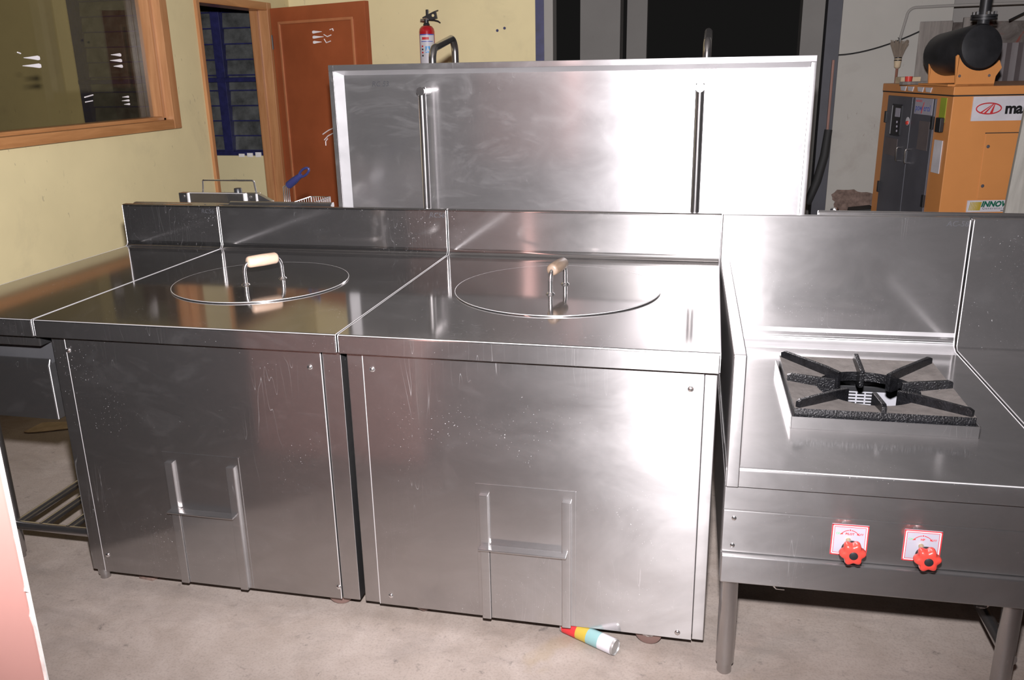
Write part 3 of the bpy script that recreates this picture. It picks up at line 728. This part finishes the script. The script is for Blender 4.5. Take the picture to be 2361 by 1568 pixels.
# ------------------------------------------------------------------ second row, back to back
def back_counter(name, label, x0, x1, y, zt, depth, grp):
    r = thing(name, label, 'table', (0, 0, 0), 0, grp)
    prof = fillet([(y, .80), (y, zt), (y + .03, zt), (y + .03, H), (y + depth, H), (y + depth, .80)], {1: .012, 2: .008, 3: .015, 4: .005}, 5)
    MB().prism(prof, 'x', x0, x1, .0025, 2).build('worktop', 'splash', r, 30)
    for lx in (x0 + .05, x1 - .05):
        for ly in (y + .06, y + depth - .06):
            MB().tube([(lx, ly, 0), (lx, ly, .81)], .019, 12).build('leg', 'tube', r)
    return r
back_counter('steel_counter', 'steel counter carrying the fryer, behind the narrow side table', -1.325, -.904, 1.075, 1.024, .62, 'counters of the rear row')
back_counter('steel_counter', 'steel counter behind left oven, its rolled edge ending at tall upright panel', -.900, -.472, 1.075, 1.033, .62, 'counters of the rear row')
back_counter('steel_counter', 'steel counter behind gas stove, only its dark top edge showing', 1.285, 1.98, 1.062, 1.033, .62, 'counters of the rear row')

# fryer on the rear counter
F = thing('deep_fryer', 'small steel countertop fryer with wire lid handle and black knob, behind ovens', 'fryer', (0, 0, H))
fx0, fx1, fy, fh = -1.262, -.900, 1.300, .172
MB().box(fx0, fx1 + .06, fy + .035, fy + .34, .012, .085, .003).build('body', 'front', F)
MB().box(fx0, fx1, fy, fy + .034, .012, fh, .002).build('control_head', 'front', F)
MB().box(fx0 + .052, fx1 - .055, fy - .006, fy + .001, fh - .09, fh + .002, .001).build('lid', 'front', F)
MB().tube([(fx0 + .053, fy - .005, fh + .001), (fx1 - .056, fy - .005, fh + .001)], .0018, 8).build('scuffed_edge_highlight', 'edge', F, 60)
for xx in (fx0 + .045, fx1 - .058): MB().box(xx, xx + .008, fy - .012, fy + .01, fh - .09, fh + .002, .002).build('hinge_strip', 'edge', F)
MB().box(fx1 - .006, fx1, fy - .003, fy + .002, .02, fh, .001).build('hinge_strip', 'edge', F)
MB().prism([(fx1 - .002, fh), (fx1 + .060, fh - .030), (fx1 + .060, .02), (fx1 - .002, .02)], 'y', fy + .002, fy + .03, .002).build('side_wing', 'front', F)
hp = [(fx0 + .105, fy + .016, fh), (fx0 + .110, fy + .016, fh + .044)]
for k in range(5): a = math.pi / 2 * k / 4; hp.append((fx0 + .118 - .008 * math.cos(a), fy + .016, fh + .044 + .008 * math.sin(a)))
hq = [(2 * (fx0 + .228) - x, y, z) for x, y, z in hp[::-1]]
MB().tube(hp + hq, .0038, 10).build('lid_handle', 'chrome', F)
MB().lathe([(.0165, 0), (.0155, .020), (.014, .022), (0, .022)], (fx0 + .268, fy + .017, fh - .002), (0, 0, 1), 20).build('knob', 'blackplastic', F)
for xx in (fx0 + .025, fx1 - .028): MB().lathe([(.006, 0), (.003, .003), (0, .003)], (xx, fy, fh - .014), (0, -1, 0), 10).build('bolt', 'chrome', F)
for xx in (fx0 + .03, fx1 - .03):
    for yy in (fy + .06, fy + .31): MB().lathe([(.012, 0), (.014, .013)], (xx, yy, 0), (0, 0, 1), 12).build('foot', 'gasket', F)
# wire basket hooked on the fryer's tank
Bk = thing('fryer_basket', 'wire fryer basket with blue dipped handle, hooked on fryer side', 'basket', (0, 0, 0))
bx0, by0, bz0 = -.785, 1.36, .985
bw = MB()
for k in range(9):
    xx = bx0 + .004 + .0105 * k; bw.tube([(xx, by0, bz0 - .10), (xx, by0, bz0), ], .0016, 5); bw.tube([(xx, by0 + .20, bz0 - .10), (xx, by0 + .20, bz0)], .0016, 5); bw.tube([(xx, by0, bz0 - .10), (xx, by0 + .2, bz0 - .10)], .0016, 5)
for k in range(10):
    yy = by0 + .0222 * k
    for xx in (bx0, bx0 + .092): bw.tube([(xx, yy, bz0 - .10), (xx, yy, bz0)], .0016, 5)
for z in (bz0, bz0 - .035, bz0 - .07, bz0 - .10): bw.tube([(bx0, by0, z), (bx0 + .092, by0, z), (bx0 + .092, by0 + .2, z), (bx0, by0 + .2, z)], .0022, 6, closed=True)
bw.build('wire_cage', 'chrome', Bk, 60)
hr = MB()
for k in range(4):
    xx = bx0 - .022 + .0085 * k
    hr.tube([(xx + .012, by0 - .005, bz0 - .012), (xx, by0 - .005, bz0 + .004), (xx, by0 - .005, bz0 + .068), (xx + .022, by0 - .01, bz0 + .082)], .0026, 8)
hr.build('handle_rods', 'chrome', Bk, 60)
gr = MB(); c0 = Vector((bx0 + .006, by0 - .008, bz0 + .077)); c1 = Vector((bx0 + .118, by0 - .05, bz0 + .148))
gd = (c1 - c0).normalized(); gs = Vector((.3, .1, -.95)); gs = (gs - gd * gs.dot(gd)).normalized()
gl = (c1 - c0).length; loop = []
for k in range(20):
    a = math.pi * 2 * k / 20; loop.append(c0 + gd * (gl * .80 + .032 * math.cos(a)) + gs * (.012 * math.sin(a)))
gr.tube(loop, .0052, 8, closed=True)
gr.tube([c0, c0 + gd * gl * .3, c0 + gd * gl * .62], [.016, .0155, .010], 12)
gr.build('dipped_grip', 'bluegrip', Bk, 60)

# ------------------------------------------------------------------ tall upright panel with rim and pipes
P = thing('upright_panel', 'tall stainless panel with rim, two vertical pipes and white glare, standing behind ovens', 'panel', (0, 0, 0))
PY = 1.90; pa, pb, pz = -.792, 1.326, 1.536
MB().box(pa + .01, pb - .01, PY, PY + .012, .02, pz - .02).build('sheet', 'panel', P)
rimd = .035
for nm, (a, b, c, d) in {'t': (pa, pb, pz - .026, pz), 'l': (pa, pa + .024, 0, pz - .026), 'r': (pb - .024, pb, 0, pz - .026), 'b': (pa + .024, pb - .024, 0, .026)}.items():
    MB().box(a, b, PY - rimd, PY + .02, c, d, .003).build('rim', 'panel', P)
for a, b, c, d in ((pa + .024, pb - .024, pz - .034, pz - .026),): MB().prism([(PY - rimd + .004, d), (PY, c - .012), (PY, d)], 'x', a, b).build('rim_fold', 'weld', P)
MB().prism([(pa + .024, PY - rimd + .004), (pa + .060, PY), (pa + .024, PY)], 'z', .03, pz - .03).build('rim_fold', 'weld', P)
for xx in (-.335, .868):
    q = MB().tube([(xx, PY - .085, .05), (xx, PY - .085, 1.435)], .0185, 20).build('pipe', 'tube', P)
    MB().tube([(xx, PY - .105, 1.418), (xx, PY, 1.418)], .0185, 20).build('pipe_elbow', 'tube', q)
    q2 = MB().tube([(xx, PY - .085, .07), (xx, PY, .07)], .0185, 16).build('pipe_elbow', 'tube', q)
    # loop of tube behind the rim
    yl0, yl1, zt = PY + .03, PY + .40, 1.635; r_ = .06
    zn = zt - .030; zt += .012
    pts = [(xx + .02, yl0, 1.2), (xx + .02, yl0, zn - r_)]
    for k in range(1, 7): a = math.pi / 2 * k / 6; pts.append((xx + .02, yl0 + r_ * (1 - math.cos(a)), zn - r_ + r_ * math.sin(a)))
    for k in range(0, 7): a = math.pi / 2 * k / 6; pts.append((xx + .02, yl1 - r_ + r_ * math.sin(a), zt - r_ + r_ * math.cos(a)))
    pts.append((xx + .02, yl1, 0))
    MB().tube(pts, .017, 16).build('tube_leg', 'tube', P)
text('RC 53', .032, 'ink', P, T(-.60, PY - .0004, 1.44) @ FRONT, name='marker_code', shear=.2, ext=.0002)

# ------------------------------------------------------------------ fire extinguisher
X = thing('fire_extinguisher', 'small red fire extinguisher with black squeeze levers on yellow wall', 'extinguisher', (-1.175, YB - .075, 1.40))
rb = .0575
MB().lathe([(rb * .9, 0), (rb, .012), (rb, .375), (rb * .93, .395), (rb * .7, .412), (rb * .3, .420)], (0, 0, 0), (0, 0, 1), 32).build('cylinder', 'tankred', X, 50)
lb = MB()
def arcband(mb, a0, a1, r, z0, z1, n=14):
    vs_, fs_ = [], []
    for k in range(n + 1):
        a = a0 + (a1 - a0) * k / n
        for z in (z0, z1): vs_.append((r * math.cos(a), r * math.sin(a), z))
    for k in range(n): fs_.append([2 * k, 2 * k + 2, 2 * k + 3, 2 * k + 1])
    return mb.add(vs_, fs_)
D2 = math.radians
arcband(MB(), D2(-140), D2(-10), rb + .0006, .06, .362 - .005).build('label_border', 'blueink', X)
LBo = arcband(MB(), D2(-134), D2(-14), rb + .0010, .066, .350).build('paper_label', 'paperwhite', X)
arcband(MB(), D2(-112), D2(-60), rb + .0014, .318, .336).build('label_print', 'redink', LBo)
arcband(MB(), D2(-120), D2(-28), rb + .0014, .303, .308).build('label_print', 'blueink', LBo)
arcband(MB(), D2(-88), D2(-54), rb + .0014, .225, .272).build('label_square', 'skyink', LBo)
for k in range(4): arcband(MB(), D2(-118), D2(-104), rb + .0014, .20 + .022 * k, .212 + .022 * k).build('label_print', 'redink' if k % 2 else 'ink', LBo)
for k in range(5): arcband(MB(), D2(-48), D2(-26), rb + .0014, .175 + .022 * k, .183 + .022 * k).build('label_print', 'ink', LBo)
am = Matrix.Rotation(D2(-71 + 90), 4, 'Z') @ T(0, -(rb + .0017), .2315) @ FRONT
text('A', .045, 'paperwhite', LBo, am, align='CENTER', ext=.0002, bold=.001)
MB().lathe([(.026, .415), (.024, .428), (.018, .436), (.018, .462)], (0, 0, 0), (0, 0, 1), 20).build('neck_collar', 'blackplastic', X)
MB().lathe([(.014, 0), (.014, .03), (.010, .034)], (-.012, 0, .452), (-1, 0, .1), 14).build('pressure_gauge', 'chrome', X)
MB().prism([(-.026, .446), (.012, .446), (.018, .462), (.006, .472), (-.020, .470)], 'y', -.010, .010, .002).build('valve_body', 'chrome', X)
lv = fillet([(-.028, .476), (.060, .514), (.094, .524), (.094, .518), (.078, .512), (.086, .466), (.040, .456), (-.022, .462)], {}, 1)
up_ = MB().prism(lv, 'y', -.009, .009, .002).build('upper_lever', 'blackplastic', X)
MB().lathe([(.010, -.0105), (.010, .0105)], (.056, 0, .486), (0, 1, 0), 16).build('lever_hole', 'yellow', up_)
MB().tube([(.010, 0, .458), (.060, 0, .454), (.090, 0, .446), (.108, 0, .434)], [.006, .006, .0055, .004], 8).build('lower_lever', 'blackplastic', X)
MB().box(-.006, .016, .008, .018, .46, .53, .004).build('hanger_strap', 'blackplastic', X)
MB().box(-.02, .02, .05, .075, .15, .19).build('wall_bracket', 'blackplastic', X)
MB().tube([(.005, .012, .522), (.005, .073, .522)], .006, 8).build('wall_hook', 'chrome', X)

# ------------------------------------------------------------------ generator set
GA = math.atan2(.204, .979)
GN = thing('diesel_generator', 'orange diesel generator housing with grey control doors and logo plates', 'generator', (2.36, 4.0, 0), GA)
gl_, gw_, gt = 1.9, 1.1, 1.35
MB().box(0, gl_, 0, gw_, .06, 1.292, .006).build('housing', 'orange', GN)
MB().box(-.004, gl_, -.004, gw_ + .004, 1.297, gt, .006).build('roof_cap', 'orange', GN)
MB().box(.02, gl_ - .02, .02, gw_ - .02, 0, .07).build('base_frame', 'black', GN)
MB().box(-.0005, gl_ - .003, -.0005, gw_ - .003, 1.290, 1.299).build('cap_gasket', 'gasket', GN)
# end face (local x = 0), y runs away
for (a, b) in ((.21, .545), (.552, .965)):
    dr_ = MB().box(-.012, .004, a, b, .12, 1.27, .004).build('control_door', 'greydoor', GN)
    for z in (1.12, .62):
        MB().box(-.022, -.008, (a - .015 if a < .4 else b - .02), (a + .02 if a < .4 else b + .015), z - .04, z + .04, .003).build('hinge', 'blackplastic', dr_)
    hy = b - .05 if a < .4 else a + .09
    MB().tube([(-.012, hy, .93), (-.04, hy, .93), (-.045, hy, .92), (-.045, hy, .85), (-.04, hy, .84), (-.012, hy, .84)], .007, 8).build('pull_handle', 'chrome', dr_)
w_ = MB().box(-.016, -.006, .70, .86, 1.00, 1.215, .012, 3).build('control_window', 'blackplastic', GN)
MB().box(-.0175, -.015, .72, .80, 1.13, 1.19).build('display', 'plate', w_)
for k in range(3): MB().lathe([(.009, 0), (.007, .004), (0, .004)], (-.016, .755 - .005 * k, 1.095 - .03 * k), (-1, 0, 0), 8).build('push_button', 'plate', w_)
st = MB().box(-.0145, -.012, .235, .50, 1.165, 1.268).build('name_plate', 'plate', GN)
ENDF = Matrix(((0, 0, -1, 0), (-1, 0, 0, 0), (0, 1, 0, 0), (0, 0, 0, 1)))      # text x -> -Y, y -> +Z, facing -X
text('pow', .060, 'blueink', st, T(-.0146, .487, 1.188) @ ENDF, spacing=1.0, ext=.0004)
text('erol', .060, 'blueink', st, T(-.0146, .360, 1.188) @ ENDF, spacing=1.0, ext=.0004)
MB().prism([(.395, 1.17), (.385, 1.172), (.358, 1.245), (.366, 1.24)], 'x', -.0158, -.0145).build('red_tick', 'redink', st)
text('mahindra', .026, 'redink', st, T(-.0146, .49, 1.243) @ ENDF, ext=.0004)
es = MB().lathe([(.028, 0), (.028, .002)], (-.012, .59, 1.11), (-1, 0, 0), 20).build('stop_label', 'paperwhite', GN)
MB().lathe([(.014, 0), (.012, .012), (0, .012)], (-.013, .583, 1.10), (-1, 0, 0), 14).build('stop_button', 'red', GN)
MB().box(-.0145, -.012, .25, .40, .94, 1.125).build('plastic_sleeve', 'sheet', GN)
MB().box(-.0145, -.012, .72, .93, .86, .98).build('instruction_label', 'sheet', GN)
MB().box(-.03, -.002, .07, .14, 1.07, 1.16, .006).build('lock_box', 'blackplastic', GN)
MB().box(-.006, -.001, .06, .17, .815, 1.02).build('paper_notice', 'paperwhite', GN)
MB().box(-.004, -.0005, .075, .155, 1.13, 1.28).build('warning_sticker', 'lime', GN)
for k, yy in enumerate((.735, .615, .46, .34)):
    MB().prism([(yy - .05, 1.337), (yy + .045, 1.337), (yy + .03, 1.308), (yy - .035, 1.306)], 'x', -.010, -.003, .002).build('reflector', 'paperwhite', GN)
# side face (local y = 0)
SB = MB().box(.122, .62, -.006, .002, 1.142, 1.288).build('logo_board', 'paperwhite', GN)
text('ma', .092, 'black', SB, T(.322, -.0062, 1.185) @ FRONT, bold=.0035, spacing=.95)
ov = []; cx_, cz_, ra, rb_ = .222, 1.216, .076, .032
for k in range(40):
    a = 2 * math.pi * k / 40; ov.append((cx_ + ra * math.cos(a), -.0066, cz_ + rb_ * math.sin(a) + .10 * 0))
MB().tube(ov, .0038, 6, closed=True).build('emblem_ring', 'redink', SB)
for (xa, xb, wd) in ((.165, .250, .012), (.195, .252, .012), (.232, .256, .016)):
    MB().prism([(xa, cz_ - .027), (xa + wd, cz_ - .030), (xb + .003, cz_ + .031), (xb, cz_ + .031)], 'y', -.0075, -.006).build('emblem_ray', 'redink', SB)
hp_ = MB().box(.228, 1.0, -.004, .002, .66, 1.066, .003).build('service_panel', 'orange', GN)
for z in (.986, .742): MB().lathe([(.011, 0), (.008, .004), (0, .005)], (.252, -.004, z), (0, -1, 0), 12).build('panel_bolt', 'greydoor', hp_)
MB().box(.225, .60, -.0025, .001, 1.064, 1.0705).build('panel_gap', 'gasket', GN)
NP = MB().box(.170, .60, -.006, .002, .578, .652).build('dealer_plate', 'paperwhite', GN)
for k in range(8): MB().prism([(.182 + .009 * k, .588), (.187 + .009 * k + .0006 * k, .588), (.194 + .009 * k + .0006 * k, .642), (.189 + .009 * k, .642)], 'y', -.0072, -.006).build('logo_stripe', 'mustard', NP)
text('INNOVA', .047, 'greenink', NP, T(.258, -.0062, .612) @ FRONT, bold=.0022, shear=.25)
text('Generators', .022, 'greydoor', NP, T(.268, -.0062, .594) @ FRONT, spacing=1.35)
MB().box(.385, .47, -.0068, -.006, .584, .588).build('printed_line', 'ink', NP)
# silencer on its cradle
SI = thing('silencer', 'black cylindrical exhaust silencer with flanged pipe, lying in orange cradle', 'silencer', (2.36, 4.0, 0), GA)
cxm, czm, rm = .150, 1.580, .137
MB().lathe([(0, -.012), (rm * .6, -.010), (rm * .92, .004), (rm, .03), (rm, .44), (rm * .93, .465), (rm * .6, .48), (0, .482)], (cxm, .03, czm), (-.06, 1, -.10), 36).build('drum', 'muffler', SI, 40)
MB().tube([(cxm + .05, .16, czm + .12), (cxm + .055, .16, 3.25)], .034, 18).build('exhaust_pipe', 'muffler', SI)
fg = MB().lathe([(.075, 0), (.075, .014)], (cxm + .05, .16, czm + .155), (0, 0, 1), 24).build('flange', 'muffler', SI)
MB().lathe([(.075, 0), (.075, .014)], (cxm + .05, .16, czm + .172), (0, 0, 1), 24).build('flange', 'muffler', SI)
for k in range(6):
    a = math.pi / 3 * k + .4; MB().lathe([(.010, 0), (.010, .018), (0, .02)], (cxm + .05 + .06 * math.cos(a), .16 + .06 * math.sin(a), czm + .186), (0, 0, 1), 6).build('flange_bolt', 'chrome', fg)
CR = thing('silencer_cradle', 'orange sheet cradle with curved cut-out bolted on generator roof', 'bracket', (2.36, 4.0, gt), GA)
def cradle(y):
    poly = [(.015, 0), (.000, .175), (.010, .185), (.022, .175)]
    for k in range(15):
        a = D2(200 + 125 * k / 14); poly.append((cxm + (rm + .004) * math.cos(a), czm - gt + (rm + .004) * math.sin(a)))
    poly += [(.285, .105), (.255, .055), (.25, 0)]
    return MB().prism(poly, 'y', y, y + .01).build('saddle', 'orange', CR)
s1 = cradle(.03); cradle(.40)
MB().box(-.03, .25, .03, .45, 0, .012).build('base_plate', 'orange', CR)
for xx in (.035, .215): MB().lathe([(.009, 0), (.007, .004), (0, .005)], (xx, .03, .06), (0, -1, 0), 10).build('bolt', 'sheet', s1)
# things on the roof of the generator
rt = lambda u, v, z: (2.36 + .979 * u - .204 * v, 4.0 + .204 * u + .979 * v, z)
o = MB().box(-.07, .07, -.05, .05, 0, .045, .003).build('small_carton', 'card'); o.location = rt(.10, .93, gt); o.rotation_euler = (0, 0, GA); tag(o, 'small tan carton on generator roof beside the broom handle', 'box')
o = MB().lathe([(.022, 0), (.026, .05), (.024, .05), (.020, .004)], (0, 0, 0), (0, 0, 1), 16).build('red_cup', 'red'); o.location = rt(.05, .80, gt); tag(o, 'tiny red plastic cup on generator roof', 'cup')
o = MB().box(-.17, .17, -.02, .02, 0, .02, .002).build('wood_strip', 'plank'); o.location = rt(.08, .62, gt); o.rotation_euler = (0, 0, GA + .2); tag(o, 'thin wooden strip lying on generator roof behind silencer', 'wood')
# weathered boards behind it
o = MB(T(0, 0, 0) @ Matrix.Rotation(-.05, 4, 'X')).box(-.11, .11, 0, .03, 0, 1.78, .004).build('leaning_board', 'plank'); o.location = (2.475, YR - .165, 0); o.rotation_euler = (0, 0, -.25); tag(o, 'wide grey weathered board leaning upright behind generator', 'board')
o = MB().box(-.03, .03, 0, .03, 0, 1.80, .004).build('thin_batten', 'plank'); o.location = (2.72, YR - .04, 0); tag(o, 'thin dark batten standing beside the wide grey board', 'board')
o = MB()
cv = [(x * .02, .008 * math.sin(x * 1.6)) for x in range(60)]
o = MB().prism(cv + [(x, y + .004) for x, y in cv[::-1]], 'z', 0, 1.62).build('corrugated_sheet', 'sheet'); o.location = (3.02, YR + .24, 0); tag(o, 'dull corrugated metal sheet standing behind the silencer', 'sheet')
o = MB(Matrix.Rotation(.045, 4, 'Y')).box(-.03, .14, 0, .035, 0, 1.30, .004).build('rough_post', 'post'); o.location = (2.505, 3.22, 0); tag(o, 'rough grey wooden post in front of generator at right edge', 'post')
# broom hanging on the wall, head up
BR = thing('hanging_broom', 'small straw broom hanging head up on pale wall above generator', 'broom', (2.262, YR - .062, 1.33))
MB().tube([(0, 0, 0), (0, 0, .135)], .010, 10).build('handle', 'stick', BR)
MB().lathe([(.012, .12), (.022, .13), (.026, .17), (.024, .20)], (0, 0, 0), (0, 0, 1), 14).build('binding', 'card', BR)
for z in (.175, .192): MB().lathe([(.0265, z), (.0275, z + .004), (.0265, z + .008)], (0, 0, 0), (0, 0, 1), 14).build('tie', 'black', BR)
random.seed(5); bs_ = MB()
for k in range(150):
    a = random.uniform(-1, 1); b_ = random.uniform(-1, 1); h_ = .31 + random.uniform(-.02, .015)
    bs_.tube([(a * .020, b_ * .012, .185), (a * .045, b_ * .02, .25), (a * .066, b_ * .024, h_)], .0022, 4)
o = bs_.build('bristles', 'straw', BR, 60); o['kind'] = 'stuff'
MB().tube([(-.005, 0, .30), (-.005, .02, .335), (-.005, .058, .34)], .003, 6).build('hanging_loop', 'cable', BR)
# conduit and cables
r_ = .05; pts = [(2.262, YR - .012, 1.62), (2.30, YR - .012, 1.82)]
for k in range(1, 6): a = math.pi / 2 * k / 5; pts.append((2.30 + .06 * (1 - math.cos(a)), YR - .012, 1.82 + .06 * math.sin(a)))
pts += [(2.6, YR - .012, 1.885), (4.5, YR - .012, 1.90)]
CO = tag(MB().tube(pts, .010, 8).build('wall_conduit', 'greywall'), 'thin grey conduit bent along top of pale wall', 'conduit')
pts = [(1.842 + .60 * k / 12, YR - .008, 1.555 + .175 * (k / 12) ** 1.7) for k in range(13)]
tag(MB().tube(pts, .006, 6).build('sagging_cable', 'cable'), 'black cable sagging across pale wall behind broom', 'cable')
pts = [(2.99 + .25 * k / 5, YR - .05, 1.77 + .13 * k / 5) for k in range(6)]
tag(MB().tube(pts, .007, 6).build('slanting_cable', 'cable'), 'black cable slanting up at top right corner', 'cable')
pts = [(1.815, YR - .02, 1.0), (1.80, YR - .03, .8), (1.76, YR - .03, .60), (1.70, YR - .03, .42)]
tag(MB().tube(pts, [.03, .034, .034, .03], 12).build('hanging_hose', 'gasket'), 'black hose hanging down at corner of pale wall', 'hose')
tag(MB().box(1.800, 1.818, YR - .012, YR + .015, .9, 1.52, .002).build('thin_lath', 'stick'), 'thin reddish lath upright at corner of pale wall', 'lath')
BB = tag(MB().prism([(0, 0), (.34, 0), (.34, .36), (.20, .42), (.04, .40)], 'y', 0, .2, .01).build('black_shape', 'gasket'), 'black sloped shape low against wall by generator', 'cover'); BB.location = (1.97, YR - .24, 0)  # plain black sloped block beside the pale wall
BF = thing('pipe_fitting', 'small shiny pipe fitting on black stem at foot of pale wall', 'fitting', (1.90, YR - .08, 0))
MB().tube([(0, 0, 0), (0, 0, .36)], .02, 10).build('stem', 'gasket', BF); MB().lathe([(.026, .0), (.026, .05), (0, .055)], (0, .02, .375), (.3, -1, .1), 12).build('cap', 'chrome', BF)

# ------------------------------------------------------------------ small things on the floor
CN = thing('tin_can', 'empty tin can with printed label lying half under right oven', 'can', (0, 0, 0))
ca, cb = Vector((.585, .062, .0225)), Vector((.738, -.014, .0225)); cdv = (cb - ca).normalized(); cl_ = (cb - ca).length
MB().lathe([(.0, .004), (.0195, .004), (.0208, 0), (.0217, .003), (.0217, cl_ - .003), (.0208, cl_), (.0195, cl_ - .004), (0, cl_ - .006)], ca, cdv, 28).build('tin_body', 'tin', CN, 40)
MB().lathe([(.0220, .006), (.0220, cl_ * .30)], ca, cdv, 28).build('label_band', 'redink', CN)
MB().lathe([(.0221, cl_ * .30), (.0221, cl_ * .50)], ca, cdv, 28).build('label_band', 'mustard', CN)
MB().lathe([(.0222, cl_ * .50), (.0222, cl_ * .72)], ca, cdv, 28).build('label_band', 'teal', CN)
MB().lathe([(.0223, cl_ * .72), (.0223, cl_ * .96)], ca, cdv, 28).build('label_band', 'paperwhite', CN)
o = MB().prism([(-.06, -.055), (.0, -.05), (.10, -.03), (.105, .05), (-.02, .06), (-.05, .055), (-.085, -.045)], 'z', .002, .006).build('card_scrap', 'card'); o.location = (-1.93, 1.08, 0); o.rotation_euler = (0, 0, .3); tag(o, 'flat scrap of brown card on floor under side table', 'card')
o = MB().prism([(-.03, -.015), (.02, -.02), (.035, .01), (-.01, .02)], 'z', 0, .012, .002).build('rubble_chip', 'damp'); o.location = (-.735, .085, 0); tag(o, 'small broken chip on floor under left oven', 'rubble')
